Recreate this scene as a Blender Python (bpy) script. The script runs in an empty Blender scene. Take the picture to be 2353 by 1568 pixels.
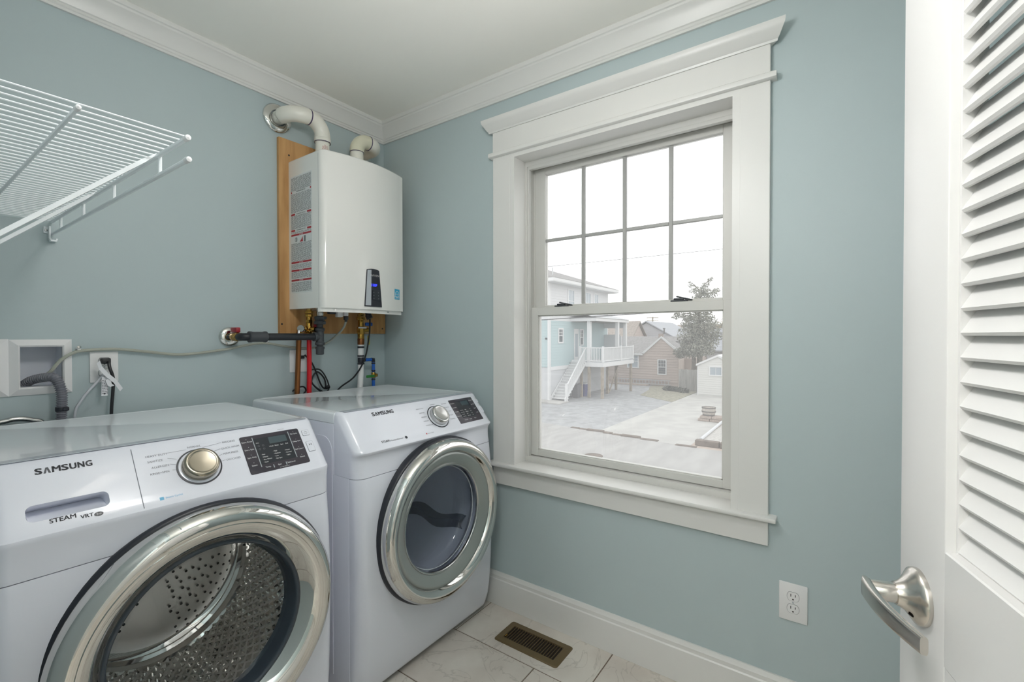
import bpy, bmesh, math, random
import numpy as np
from mathutils import Vector, Matrix
random.seed(7)
SC = bpy.context.scene
COL = SC.collection
PI = math.pi

# ------------------------------------------------------------------ camera, sky, exposure
CAMP = np.array([-1.7137, -2.1140, 1.2599]); FPX = 1053.3; FW, FH = 2353, 1568
_y, _p, _r = [math.radians(a) for a in (35.4146, -0.6593, -0.0512)]
_f = np.array([math.cos(_y)*math.cos(_p), math.sin(_y)*math.cos(_p), math.sin(_p)])
_rt = np.array([math.sin(_y), -math.cos(_y), 0.0]); _up = np.cross(_rt, _f)
_rt, _up = _rt*math.cos(_r)+_up*math.sin(_r), _up*math.cos(_r)-_rt*math.sin(_r)
cam = bpy.data.cameras.new('camera'); camo = bpy.data.objects.new('camera', cam); COL.objects.link(camo)
camo.matrix_world = Matrix(((_rt[0], _up[0], -_f[0], CAMP[0]), (_rt[1], _up[1], -_f[1], CAMP[1]), (_rt[2], _up[2], -_f[2], CAMP[2]), (0, 0, 0, 1)))
cam.sensor_width = 36.0; cam.sensor_fit = 'HORIZONTAL'; cam.lens = 36.0*FPX/FW; cam.clip_start = 0.02; cam.clip_end = 500
SC.camera = camo

SKY_STRENGTH = 2.1
ROOM_FILL = 33.0
HALL_LAMP = 50.0
SC.view_settings.view_transform = 'Standard'; SC.view_settings.look = 'None'
SC.view_settings.exposure = 0.0; SC.view_settings.gamma = 1.0; SC.view_settings.use_curve_mapping = False
SC.cycles.use_denoising = True
SC.cycles.max_bounces = 14; SC.cycles.diffuse_bounces = 7; SC.cycles.glossy_bounces = 6
SC.cycles.transmission_bounces = 8; SC.cycles.transparent_max_bounces = 24
SC.cycles.caustics_reflective = False; SC.cycles.caustics_refractive = False
SC.cycles.sample_clamp_indirect = 6.0

w = bpy.data.worlds.new('overcast_sky'); SC.world = w; w.use_nodes = True
nt = w.node_tree; nt.nodes.clear()
tc = nt.nodes.new('ShaderNodeTexCoord'); mp = nt.nodes.new('ShaderNodeMapping'); mp.inputs['Scale'].default_value = (1.0, 1.0, 3.2)
n1 = nt.nodes.new('ShaderNodeTexNoise'); n1.inputs['Scale'].default_value = 3.4; n1.inputs['Detail'].default_value = 7; n1.inputs['Roughness'].default_value = 0.55
cr = nt.nodes.new('ShaderNodeValToRGB'); e = cr.color_ramp.elements
e[0].position = 0.34; e[0].color = (0.40, 0.415, 0.435, 1); e[1].position = 0.52; e[1].color = (1.0, 1.0, 1.0, 1)
bg = nt.nodes.new('ShaderNodeBackground'); out = nt.nodes.new('ShaderNodeOutputWorld'); bg.inputs['Strength'].default_value = SKY_STRENGTH
for a, b in ((tc.outputs['Generated'], mp.inputs['Vector']), (mp.outputs['Vector'], n1.inputs['Vector']), (n1.outputs['Fac'], cr.inputs['Fac']),
             (cr.outputs['Color'], bg.inputs['Color']), (bg.outputs['Background'], out.inputs['Surface'])): nt.links.new(a, b)

# ------------------------------------------------------------------ helpers
def at(px, py, ax, c):
    """point of the plane <ax> = c that the photograph shows at a pixel of its 2353 x 1568 frame"""
    d = _f+_rt*(px-FW/2)/FPX+_up*(FH/2-py)/FPX; a = 'XYZ'.index(ax); t = (c-CAMP[a])/d[a]
    return Vector(CAMP+t*d)

def srgb(h):
    if isinstance(h, str): h = [int(h[i:i+2], 16)/255 for i in (0, 2, 4)]
    return tuple((c/12.92 if c <= 0.04045 else ((c+0.055)/1.055)**2.4) for c in h)+(1.0,)

MATS = {}
ALBEDO = 1.0
def mat(name, col, rough=0.5, metal=0.0, var=0.0, vscale=8.0, bump=0.0, bscale=200.0, spec=0.5, emit=None, estr=0.0, coat=0.0, col2=None, siding=0.0, vdist=(1, 1, 1), rand=False):
    m = bpy.data.materials.new(name); m.use_nodes = True; N = m.node_tree; b = N.nodes['Principled BSDF']
    c = tuple(x*ALBEDO for x in srgb(col)[:3])+(1.0,); b.inputs['Base Color'].default_value = c; b.inputs['Roughness'].default_value = rough; b.inputs['Metallic'].default_value = metal
    b.inputs['Specular IOR Level'].default_value = spec; b.inputs['Coat Weight'].default_value = coat
    t = N.nodes.new('ShaderNodeTexCoord'); vec = t.outputs['Object']
    if rand:
        oi = N.nodes.new('ShaderNodeObjectInfo'); vm = N.nodes.new('ShaderNodeVectorMath'); vm.operation = 'ADD'
        sc_ = N.nodes.new('ShaderNodeMath'); sc_.operation = 'MULTIPLY'; sc_.inputs[1].default_value = 37.0
        N.links.new(oi.outputs['Random'], sc_.inputs[0]); N.links.new(vec, vm.inputs[0]); N.links.new(sc_.outputs[0], vm.inputs[1]); vec = vm.outputs[0]
    if var or col2:
        mpn = N.nodes.new('ShaderNodeMapping'); mpn.inputs['Scale'].default_value = vdist; N.links.new(vec, mpn.inputs['Vector'])
        n = N.nodes.new('ShaderNodeTexNoise'); n.inputs['Scale'].default_value = vscale; n.inputs['Detail'].default_value = 5
        N.links.new(mpn.outputs['Vector'], n.inputs['Vector'])
        mx = N.nodes.new('ShaderNodeMix'); mx.data_type = 'RGBA'
        r = N.nodes.new('ShaderNodeValToRGB'); r.color_ramp.elements[0].position = 0.38; r.color_ramp.elements[1].position = 0.62
        N.links.new(n.outputs['Fac'], r.inputs['Fac']); N.links.new(r.outputs['Color'], mx.inputs['Factor'])
        mx.inputs['A'].default_value = c
        mx.inputs['B'].default_value = srgb(col2) if col2 else tuple(max(0, x*(1-var)) for x in c[:3])+(1,)
        N.links.new(mx.outputs['Result'], b.inputs['Base Color'])
    hts = []
    if bump:
        n = N.nodes.new('ShaderNodeTexNoise'); n.inputs['Scale'].default_value = bscale; n.inputs['Detail'].default_value = 3
        N.links.new(vec, n.inputs['Vector']); bp = N.nodes.new('ShaderNodeBump'); bp.inputs['Strength'].default_value = bump; bp.inputs['Distance'].default_value = 0.002
        N.links.new(n.outputs['Fac'], bp.inputs['Height']); N.links.new(bp.outputs['Normal'], b.inputs['Normal'])
    if siding:
        wv = N.nodes.new('ShaderNodeTexWave'); wv.wave_type = 'BANDS'; wv.bands_direction = 'Z'; wv.wave_profile = 'SAW'
        wv.inputs['Scale'].default_value = PI/(10*siding); N.links.new(vec, wv.inputs['Vector'])
        bp = N.nodes.new('ShaderNodeBump'); bp.inputs['Strength'].default_value = 0.8; bp.inputs['Distance'].default_value = 0.05
        N.links.new(wv.outputs['Fac'], bp.inputs['Height']); N.links.new(bp.outputs['Normal'], b.inputs['Normal'])
    if emit:
        b.inputs['Emission Color'].default_value = srgb(emit); b.inputs['Emission Strength'].default_value = estr
    MATS[name] = m; return m

def glassmat(name, tint=(1, 1, 1), ior=1.45, rough=0.0, boost=1.0, haze=0.0):
    m = bpy.data.materials.new(name); m.use_nodes = True; N = m.node_tree; N.nodes.clear()
    o = N.nodes.new('ShaderNodeOutputMaterial'); mx = N.nodes.new('ShaderNodeMixShader'); fr = N.nodes.new('ShaderNodeFresnel'); fr.inputs['IOR'].default_value = ior
    tr = N.nodes.new('ShaderNodeBsdfTransparent'); tr.inputs['Color'].default_value = tint+(1,); g = N.nodes.new('ShaderNodeBsdfGlossy'); g.inputs['Roughness'].default_value = rough
    ml = N.nodes.new('ShaderNodeMath'); ml.operation = 'MULTIPLY'; ml.inputs[1].default_value = boost; ml.use_clamp = True
    ge = N.nodes.new('ShaderNodeNewGeometry'); io = N.nodes.new('ShaderNodeMapRange')      # the same reflection from either side of the sheet
    io.inputs['To Min'].default_value = ior; io.inputs['To Max'].default_value = 1/ior
    N.links.new(ge.outputs['Backfacing'], io.inputs['Value']); N.links.new(io.outputs['Result'], fr.inputs['IOR'])
    base = tr
    if haze:                                                              # white veil mixed into the glass: painted haze that washes out the view
        tl = N.nodes.new('ShaderNodeBsdfTranslucent'); tl.inputs['Color'].default_value = (1, 1, 1, 1); base = N.nodes.new('ShaderNodeMixShader'); base.inputs[0].default_value = haze
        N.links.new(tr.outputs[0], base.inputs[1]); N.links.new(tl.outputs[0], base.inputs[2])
    N.links.new(fr.outputs[0], ml.inputs[0]); N.links.new(ml.outputs[0], mx.inputs[0]); N.links.new(base.outputs[0], mx.inputs[1]); N.links.new(g.outputs[0], mx.inputs[2]); N.links.new(mx.outputs[0], o.inputs[0])
    MATS[name] = m; return m

ORG = {}
def setp(o, label=None, cat=None, group=None, kind=None):
    if label: o['label'] = label
    if cat: o['category'] = cat
    if group: o['group'] = group
    if kind: o['kind'] = kind
    return o

def thing(name, loc, label, cat=None, group=None, kind=None, rotz=0.0, local=False):
    o = bpy.data.objects.new(name, None); COL.objects.link(o); o.empty_display_size = 0.05
    o.location = loc; o.rotation_euler = (0, 0, rotz); ORG[o.name] = Vector((0, 0, 0)) if local else Vector(loc)
    return setp(o, label, cat, group, kind)

class MB:
    def __init__(s): s.v = []; s.f = []
    def add(s, vs, fs, M=None):
        k = len(s.v); s.v += [tuple(M @ Vector(p)) if M is not None else tuple(p) for p in vs]; s.f += [tuple(i+k for i in f) for f in fs]; return s
    def box(s, a, b, M=None):
        x0, y0, z0 = [min(p, q) for p, q in zip(a, b)]; x1, y1, z1 = [max(p, q) for p, q in zip(a, b)]
        return s.add([(x0,y0,z0),(x1,y0,z0),(x1,y1,z0),(x0,y1,z0),(x0,y0,z1),(x1,y0,z1),(x1,y1,z1),(x0,y1,z1)],
                     [(3,2,1,0),(4,5,6,7),(0,1,5,4),(1,2,6,5),(2,3,7,6),(3,0,4,7)], M)
    def bbox(s, a, b, bev=0.004, seg=2, M=None):
        bm = bmesh.new(); bmesh.ops.create_cube(bm, size=1)
        c = [(p+q)/2 for p, q in zip(a, b)]; d = [abs(q-p) for p, q in zip(a, b)]
        for v in bm.verts: v.co = Vector((c[0]+v.co.x*d[0], c[1]+v.co.y*d[1], c[2]+v.co.z*d[2]))
        bev = min(bev, 0.49*min(d))
        bmesh.ops.bevel(bm, geom=bm.edges[:], offset=bev, segments=seg, profile=0.5, affect='EDGES')
        bm.verts.index_update(); s.add([v.co[:] for v in bm.verts], [[v.index for v in f.verts] for f in bm.faces], M); bm.free(); return s
    def loft(s, rings, caps=True, closed=True, M=None):
        n = len(rings[0]); vs = [p for r in rings for p in r]; fs = []
        for i in range(len(rings)-1):
            for j in range(n if closed else n-1):
                a = i*n+j; b = i*n+(j+1) % n; fs.append((a, b, b+n, a+n))
        if caps and closed: fs.append(tuple(reversed(range(n)))); fs.append(tuple(range((len(rings)-1)*n, len(rings)*n)))
        return s.add(vs, fs, M)
    def lathe(s, prof, M=None, n=40, caps=False):
        vs = []; fs = []
        for r, h in prof:
            for j in range(n): a = 2*PI*j/n; vs.append((r*math.cos(a), r*math.sin(a), h))
        for i in range(len(prof)-1):
            for j in range(n): a = i*n+j; b = i*n+(j+1) % n; fs.append((a, b, b+n, a+n))
        if caps: fs.append(tuple(reversed(range(n)))); fs.append(tuple(range((len(prof)-1)*n, len(prof)*n)))
        return s.add(vs, fs, M)
    def tube(s, pts, r, n=10, caps=True):
        pts = [Vector(p) for p in pts]; rs = r if isinstance(r, (list, tuple)) else [r]*len(pts)
        t0 = (pts[1]-pts[0]).normalized(); ref = Vector((0, 0, 1)) if abs(t0.z) < 0.9 else Vector((1, 0, 0)); nx = t0.cross(ref).normalized(); rings = []
        for i, p in enumerate(pts):
            t = (pts[min(i+1, len(pts)-1)]-pts[max(i-1, 0)]).normalized(); nx = (nx-t*nx.dot(t)).normalized(); ny = t.cross(nx)
            rings.append([p+(nx*math.cos(2*PI*j/n)+ny*math.sin(2*PI*j/n))*rs[i] for j in range(n)])
        return s.loft(rings, caps)
    def prism(s, poly, a, b, M=None):
        """poly in the local xy plane, from z = a to z = b"""
        n = len(poly); vs = [(p[0], p[1], a) for p in poly]+[(p[0], p[1], b) for p in poly]
        return s.add(vs, [tuple(reversed(range(n))), tuple(range(n, 2*n))]+[(i, (i+1) % n, (i+1) % n+n, i+n) for i in range(n)], M)
    def sphere(s, c, r, M=None, n=12, k=7):
        prof = [(max(1e-5, r*math.sin(PI*i/k)), -r*math.cos(PI*i/k)) for i in range(k+1)]
        T = Matrix.Translation(c); return s.lathe(prof, (M @ T) if M is not None else T, n)
    def build(s, name, m, parent=None, smooth=False, label=None, kind=None, angle=35, cat=None, group=None, local=False):
        o0 = ORG.get(parent.name, Vector((0, 0, 0))) if parent is not None else Vector((0, 0, 0))
        me = bpy.data.meshes.new(name); me.from_pydata([(p[0]-o0[0], p[1]-o0[1], p[2]-o0[2]) for p in s.v], [], s.f); me.update()
        bm = bmesh.new(); bm.from_mesh(me); bmesh.ops.recalc_face_normals(bm, faces=bm.faces[:]); bm.to_mesh(me); bm.free()
        if smooth:
            me.polygons.foreach_set('use_smooth', [True]*len(me.polygons)); me.set_sharp_from_angle(angle=math.radians(angle))
        me.materials.append(m if not isinstance(m, str) else MATS[m])
        o = bpy.data.objects.new(name, me); COL.objects.link(o)
        if parent is not None: o.parent = parent; ORG[o.name] = o0
        return setp(o, label, cat, group, kind)

def dup(o, parent=None, loc=None):
    c = o.copy(); COL.objects.link(c)
    if parent is not None: c.parent = parent
    ORG[c.name] = ORG.get(o.name, Vector((0, 0, 0)))
    if loc is not None: c.location = loc
    return c
def dup_tree(root, loc, rotz=None, label=None):
    c = dup(root, None, loc)
    if rotz is not None: c.rotation_euler = (0, 0, rotz)
    if label: c['label'] = label
    for ch in root.children:
        d = dup(ch, c)
        for g in ch.children: dup(g, d)
    return c

def cut(o, cutter_mb, extra=None):
    me = bpy.data.meshes.new('c'); me.from_pydata(cutter_mb.v, [], cutter_mb.f)
    bm = bmesh.new(); bm.from_mesh(me); bmesh.ops.recalc_face_normals(bm, faces=bm.faces[:]); bm.to_mesh(me); bm.free()
    c = bpy.data.objects.new('c', me); COL.objects.link(c); c.parent = o.parent
    md = o.modifiers.new('cut', 'BOOLEAN'); md.operation = 'DIFFERENCE'; md.object = c; md.solver = 'EXACT'
    dg = bpy.context.evaluated_depsgraph_get(); dg.update(); nm = bpy.data.meshes.new_from_object(o.evaluated_get(dg)); o.modifiers.clear()
    old = o.data; nm.name = old.name; o.data = nm; bpy.data.objects.remove(c); bpy.data.meshes.remove(me); bpy.data.meshes.remove(old)
    nm.polygons.foreach_set('use_smooth', [True]*len(nm.polygons)); nm.set_sharp_from_angle(angle=math.radians(30))

_tg = {}
def text_geo(s):
    if s in _tg: return _tg[s]
    cu = bpy.data.curves.new('t', 'FONT'); cu.body = s; cu.size = 1.0; cu.resolution_u = 3; ob = bpy.data.objects.new('t', cu); COL.objects.link(ob)
    dg = bpy.context.evaluated_depsgraph_get(); dg.update(); me = bpy.data.meshes.new_from_object(ob.evaluated_get(dg))
    vs = [tuple(v.co) for v in me.vertices]; fs = [tuple(p.vertices) for p in me.polygons]
    bpy.data.objects.remove(ob); bpy.data.curves.remove(cu); bpy.data.meshes.remove(me)
    _tg[s] = (vs, fs); return _tg[s]
def letter(mb, s, M, x, y, width=None, height=None, bold=0.0, center=False, z=0.0004, stretch=1.0):
    """writing on the local xy plane of M, lower left corner at (x, y); height is the cap height"""
    vs, fs = text_geo(s)
    if not vs: return
    x0 = min(v[0] for v in vs); x1 = max(v[0] for v in vs); y0 = min(0, 0); ch = 0.69
    k = (width/(x1-x0)) if width else height/ch
    ky = (height/ch) if height else k*stretch
    dx = -(x1-x0)*k/2 if center else 0
    for ox, oy in ([(0, 0)] if not bold else [(0, 0), (bold, 0), (0, bold*.6), (bold, bold*.6)]):
        mb.add([(x+dx+(v[0]-x0)*k+ox, y+(v[1]-y0)*ky+oy, z) for v in vs], fs, M)

def rr(x0, x1, y0, y1, r, z, k=5):
    if not isinstance(r, (tuple, list)): r = (r,)*4
    o = []
    for (cx, cy, a0, q) in ((x0, y0, PI, 0), (x1, y0, 1.5*PI, 1), (x1, y1, 0, 2), (x0, y1, .5*PI, 3)):
        R = max(r[q], 1e-5); ccx = cx+(R if q in (0, 3) else -R); ccy = cy+(R if q in (0, 1) else -R)
        for i in range(k+1): a = a0+.5*PI*i/k; o.append((ccx+R*math.cos(a), ccy+R*math.sin(a), z))
    return o

def arc(c, r, a0, a1, n, u, v):
    c = Vector(c); u = Vector(u); v = Vector(v)
    return [c+u*(r*math.cos(a0+(a1-a0)*i/n))+v*(r*math.sin(a0+(a1-a0)*i/n)) for i in range(n+1)]
def bez(P, n=12):
    """smooth curve through the points"""
    P = [Vector(p) for p in P]; o = []
    for i in range(len(P)-1):
        a = P[max(i-1, 0)]; b = P[i]; c = P[i+1]; d = P[min(i+2, len(P)-1)]
        for j in range(n):
            t = j/n; o.append(0.5*((2*b)+(c-a)*t+(2*a-5*b+4*c-d)*t*t+(3*b-a-3*c+d)*t**3))
    return o+[P[-1]]
MX = Matrix(((0, 0, 1, 0), (1, 0, 0, 0), (0, 1, 0, 0), (0, 0, 0, 1)))      # local z -> world X
def axisM(loc, d):
    q = Vector((0, 0, 1)).rotation_difference(Vector(d).normalized()); return Matrix.Translation(loc) @ q.to_matrix().to_4x4()
def faceM(loc, x, y):
    x = Vector(x).normalized(); y = Vector(y).normalized(); z = x.cross(y)
    return Matrix(((x[0], y[0], z[0], loc[0]), (x[1], y[1], z[1], loc[1]), (x[2], y[2], z[2], loc[2]), (0, 0, 0, 1)))

# ------------------------------------------------------------------ materials
mat('wall_paint', 'B0BDBF', 0.55, bump=0.05, bscale=350)
mat('ceiling_paint', 'F4F2EC', 0.7)
mat('trim_white', 'DAD9D6', 0.35)
mat('vinyl', 'CBCAC6', 0.4)
mat('grout', '7A6C60', 0.9)
mat('appliance', 'E5E7F0', 0.18, coat=0.3)
mat('appliance_top', 'E4E8EC', 0.10, coat=0.35)
mat('lid_trim', 'AEB4BA', 0.2)
mat('chrome', 'DEDDD9', 0.035, 1.0)
mat('steel', 'C9C8C6', 0.16, 1.0)
mat('brushed', 'D0CBC4', 0.22, 1.0)
mat('dark_plastic', '20232C', 0.4)
mat('panel_black', '3E3A42', 0.12)
mat('lcd_dark', '2C3036', 0.08)
mat('ink', '4A4C52', 0.5)
mat('ink_soft', '70727A', 0.5)
mat('ink_white', 'E8E8EA', 0.5)
mat('ink_blue', '6FB7DC', 0.5)
mat('ink_red', 'C2565E', 0.5)
mat('seam', '767B84', 0.6)
mat('ring_grey', '9DA29F', 0.22, 0.35)
mat('bezel', '3A434C', 0.2)
mat('drum_dark', '17181B', 0.6)
mat('heater_white', 'E6E5E1', 0.14, coat=0.5)
mat('print_red', 'A8303A', 0.5)
mat('print_grey', '74787A', 0.6)
mat('label_white', 'DADDDD', 0.5)
mat('sticker_blue', '3FA9CF', 0.4)
mat('display_blue', '3040FF', 0.4, emit='3A48FF', estr=2.0)
mat('plywood', 'C79A66', 0.6, col2='A87B49', vscale=3.5, vdist=(6, 6, .8))
mat('pvc', 'E3E0D6', 0.3)
mat('pvc_cream', 'D9D5BF', 0.3)
mat('primer_purple', '4A3F5C', 0.5)
mat('brass', 'B89046', 0.25, 1.0)
mat('copper', '8E5D3A', 0.35, 1.0)
mat('pipe_black', '1F2228', 0.4)
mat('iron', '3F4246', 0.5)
mat('pex_red', 'C4121F', 0.3)
mat('pex_blue', '1F5BB5', 0.3)
mat('valve_red', '9A1F2C', 0.4)
mat('valve_blue', '1D4F9C', 0.4)
mat('valve_green', '2A7A32', 0.4)
mat('valve_yellow', 'BFB03A', 0.4)
mat('clear_tube', 'A6A89C', 0.2)
mat('cord_black', '15161A', 0.45)
mat('cord_grey', 'B9BCC2', 0.45)
mat('hose_grey', '73747C', 0.45)
mat('plastic_white', 'E4E3E3', 0.35)
mat('box_inside', 'D8DBE2', 0.5)
mat('wire_white', 'E8ECEE', 0.3)
mat('paper', 'DEDEE2', 0.7)
mat('bronze', '68583C', 0.42, 0.25)
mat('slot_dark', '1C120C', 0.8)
mat('door_paint', 'DEDDDC', 0.38)
mat('lamp_glass', 'FFF8F0', 0.4, emit='FFFDFB', estr=1.0)
glassmat('window_glass', (0.985, 0.99, 0.985), 1.45, haze=0.08)
glassmat('door_glass', (0.93, 0.94, 0.95), 1.5)
glassmat('dryer_glass', (0.84, 0.87, 0.92), 1.5)
mat('drum_steel', 'EDEBE8', 0.34, 1.0)
mat('drum_grey', 'C8CCD6', 0.45, 0.1)
mat('baffle_dark', '60656E', 0.5)
# floor tile: pale marble with soft veins
def tile_mat():
    m = mat('tile_marble', 'D5CFC6', 0.25, rand=True, var=0.14, vscale=5.0)
    N = m.node_tree; b = N.nodes['Principled BSDF']; mx = [n for n in N.nodes if n.type == 'MIX'][0]
    src = [l.from_socket for l in N.links if l.to_node.type == 'MAPPING'][0]
    mx.inputs['B'].default_value = srgb('C8C0B7')
    n = N.nodes.new('ShaderNodeTexNoise'); n.inputs['Scale'].default_value = 4.5; n.inputs['Detail'].default_value = 7; n.inputs['Distortion'].default_value = 1.8; N.links.new(src, n.inputs['Vector'])
    r = N.nodes.new('ShaderNodeValToRGB'); E_ = r.color_ramp.elements; E_[0].position = 0.485; E_[0].color = (0, 0, 0, 1); E_[1].position = 0.5; E_[1].color = (1, 1, 1, 1)
    k = r.color_ramp.elements.new(0.515); k.color = (0, 0, 0, 1)
    N.links.new(n.outputs['Fac'], r.inputs['Fac']); m2 = N.nodes.new('ShaderNodeMix'); m2.data_type = 'RGBA'
    ml = N.nodes.new('ShaderNodeMath'); ml.operation = 'MULTIPLY'; ml.inputs[1].default_value = 0.35
    N.links.new(r.outputs['Color'], ml.inputs[0]); N.links.new(ml.outputs[0], m2.inputs['Factor']); N.links.new(mx.outputs['Result'], m2.inputs['A']); m2.inputs['B'].default_value = srgb('8F8880')
    N.links.new(m2.outputs['Result'], b.inputs['Base Color'])
tile_mat()

# ------------------------------------------------------------------ room shell
XL, YF, ZC = -1.665, -2.46, 2.447            # left wall, front wall, ceiling
HX0 = -3.1                                   # far side of the hall
def grid_wall(u0, u1, v0, v1, holes):
    us = sorted({u0, u1}|{h[0] for h in holes}|{h[1] for h in holes}); vs = sorted({v0, v1}|{h[2] for h in holes}|{h[3] for h in holes})
    for i in range(len(us)-1):
        for j in range(len(vs)-1):
            cu, cv = (us[i]+us[i+1])/2, (vs[j]+vs[j+1])/2
            if any(h[0] < cu < h[1] and h[2] < cv < h[3] for h in holes): continue
            yield us[i], us[i+1], vs[j], vs[j+1]
WIN = (-1.838, -0.903, 0.672, 2.084)
m = MB()
for a, b, c, d in grid_wall(YF-.12, 0.12, -.01, ZC, [WIN]): m.box((0, a, c), (.17, b, d))
m.build('wall_right', 'wall_paint', kind='structure', label='blue-green painted wall around the big window')
BOX = [(-1.606, -1.459, 1.071, 1.2505), (-1.459, -1.3137, 1.071, 1.249)]
m = MB()
for a, b, c, d in grid_wall(HX0, 0, -.01, ZC, [(x0+.022, x1-.022, z0+.024, z1-.022) for x0, x1, z0, z1 in BOX]): m.box((a, 0, c), (b, .12, d))
m.build('wall_back', 'wall_paint', kind='structure', label='blue-green painted wall behind the washer and the water heater')
m = MB()
for a, b, c, d in grid_wall(YF, 0, -.01, ZC, [(-2.42, -1.62, -.02, 2.05)]): m.box((XL-.12, a, c), (XL, b, d))
m.build('wall_left', 'wall_paint', kind='structure', label='blue-green painted wall with the doorway the camera stands in')
m = MB(); m.box((HX0, YF-.12, -.01), (0, YF, ZC)); m.build('wall_front', 'wall_paint', kind='structure', label='blue-green painted wall behind the louvred door')
m = MB(); m.box((HX0-.12, YF-.12, -.01), (HX0, .12, ZC)); m.build('wall_hall', 'ceiling_paint', kind='structure', label='off-white wall on the far side of the hall')
m = MB(); m.box((HX0-.12, YF-.12, ZC), (.17, .12, ZC+.1)); m.build('ceiling', 'ceiling_paint', kind='structure', label='plain off-white ceiling')
fl = thing('floor', (0, 0, 0), 'floor of pale marbled rectangular tiles with brown grout', kind='structure')
m = MB(); m.box((HX0-.12, YF-.12, -.12), (.17, .12, -.0025)); m.build('floor_bed', 'grout', fl)
def tile(x0, x1, y0, y1):
    q = MB(); q.bbox((x0, y0, -.010), (x1, y1, 0), 0.0012, 1)
    c = ((x0+x1)/2, (y0+y1)/2)
    q.v = [(p[0]-c[0], p[1]-c[1], p[2]) for p in q.v]; o = q.build('tile', 'tile_marble'); o.parent = fl; o.location = (c[0], c[1], 0)
TW, TL, GR = .300, .605, .0045
xr = -.2624; rows = [(-.2624+GR/2, -.018)]
while xr > HX0: rows.append((xr-TW-GR/2, xr-GR/2)); xr -= TW+GR
offs = [-1.395, -1.183, -.971]
for i, (a, b) in enumerate(rows):
    a = max(a, HX0); y = offs[i % 3]
    while y > YF: y -= TL+GR
    while y < 0:
        y0, y1 = max(y+GR/2, YF), min(y+TL+GR-GR/2, -.0)
        if y1-y0 > .02 and b-a > .02: tile(a, b, y0, y1)
        y += TL+GR
# crown moulding, mitred in the corner
CP = [(0, -.102), (.009, -.102), (.010, -.094), (.013, -.091), (.013, -.083), (.017, -.080), (.022, -.066), (.030, -.048), (.040, -.033), (.047, -.026), (.049, -.019), (.054, -.016), (.056, -.009), (.056, 0), (0, 0)]
m = MB(); m.loft([[(XL, -d, ZC+h) for d, h in CP], [(-d, -d, ZC+h) for d, h in CP]]); m.build('trim_1', 'trim_white', kind='structure', smooth=True, angle=25, label='white crown moulding above the water heater wall')
m = MB(); m.loft([[(-d, -d, ZC+h) for d, h in CP], [(-d, YF, ZC+h) for d, h in CP]]); m.build('trim_2', 'trim_white', kind='structure', smooth=True, angle=25, label='white crown moulding above the window wall')
BP = [(0, 0), (.019, 0), (.019, .012), (.017, .112), (.0165, .118), (.0125, .122), (.0125, .136), (.009, .142), (.006, .150), (0, .150)]
m = MB(); m.loft([[(-d, -.002, h) for d, h in BP], [(-d, YF, h) for d, h in BP]]); m.build('baseboard_right', 'trim_white', kind='structure', smooth=True, angle=20, label='white moulded baseboard under the window')
m = MB(); m.loft([[(XL, -d, h) for d, h in BP], [(-.02, -d, h) for d, h in BP]]); m.build('baseboard_back', 'trim_white', kind='structure', smooth=True, angle=20, label='white moulded baseboard behind the washer and dryer')
# doorway lining
m = MB()
for y0, y1 in ((-2.42, -2.40), (-1.64, -1.62)): m.box((XL-.135, y0, 0), (XL+.0, y1, 2.05))
m.box((XL-.135, -2.42, 2.03), (XL, -1.62, 2.05)); m.build('trim_3', 'trim_white', kind='structure', label='white lining of the doorway')

# ------------------------------------------------------------------ window
win = thing('window_1', (0, -1.37, .672), 'tall white double-hung window with grille and wide white casing', kind='structure')
Y0, Y1 = -1.838, -.903
m = MB(); m.bbox((-.019, -.8985, .672), (0, -.8005, 2.084), .0015, 1); m.build('side_casing', 'trim_white', win)
m = MB(); m.bbox((-.019, -1.932, .672), (0, -1.8425, 2.084), .0015, 1); m.build('side_casing', 'trim_white', win)
m = MB(); m.bbox((-.021, -1.932, 2.108), (0, -.8005, 2.200), .0015, 1); m.build('head_casing', 'trim_white', win)
m = MB()
fp = [(0, 2.084), (.026, 2.084), (.032, 2.088), (.034, 2.096), (.032, 2.104), (.026, 2.108), (0, 2.108)]
m.loft([[(-d, -1.950, z) for d, z in fp], [(-d, -.783, z) for d, z in fp]]); m.build('fillet', 'trim_white', win, smooth=True)
m = MB()
cp = [(0, 2.200), (.024, 2.200), (.026, 2.207), (.032, 2.212), (.046, 2.232), (.052, 2.240), (.054, 2.250), (.054, 2.256), (0, 2.256)]
m.loft([[(-d, -1.932-d*.82, z) for d, z in cp], [(-d, -.8005+d*.82, z) for d, z in cp]]); m.build('head_cap', 'trim_white', win, smooth=True, angle=30)
m = MB(); m.bbox((-.045, -1.957, .657), (.085, -.776, .673), .005, 2); m.build('stool', 'trim_white', win, smooth=True)
m = MB(); m.bbox((-.019, -1.932, .572), (0, -.8005, .657), .0015, 1); m.build('apron', 'trim_white', win)
m = MB(); m.box((-.0185, Y1-.018, .673), (.072, Y1+.006, 2.066)); m.box((-.0185, Y0-.006, .673), (.072, Y0+.018, 2.066)); m.box((-.0185, Y0-.006, 2.066), (.072, Y1+.006, 2.0845)); m.build('jamb_liner', 'trim_white', win)
FX0, FX1 = .072, .170
m = MB()
for a, b in ((Y0, Y0+.026), (Y1-.028, Y1)): m.box((FX0, a, .696), (FX1, b, 2.045))
m.box((FX0, Y0, 2.045), (FX1, Y1, 2.084)); m.box((FX0, Y0, .673), (FX1, Y1, .696))
for a, b in ((Y0+.026, Y0+.030), (Y1-.036, Y1-.028)): m.box((FX0+.004, a, .696), (FX0+.022, b, 2.045)); m.box((FX0+.06, a, .696), (FX0+.066, b, 2.045))
m.box((FX0+.001, Y0+.030, 2.030), (FX0+.02, Y1-.036, 2.045))
m.build('window_frame', 'vinyl', win)
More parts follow.
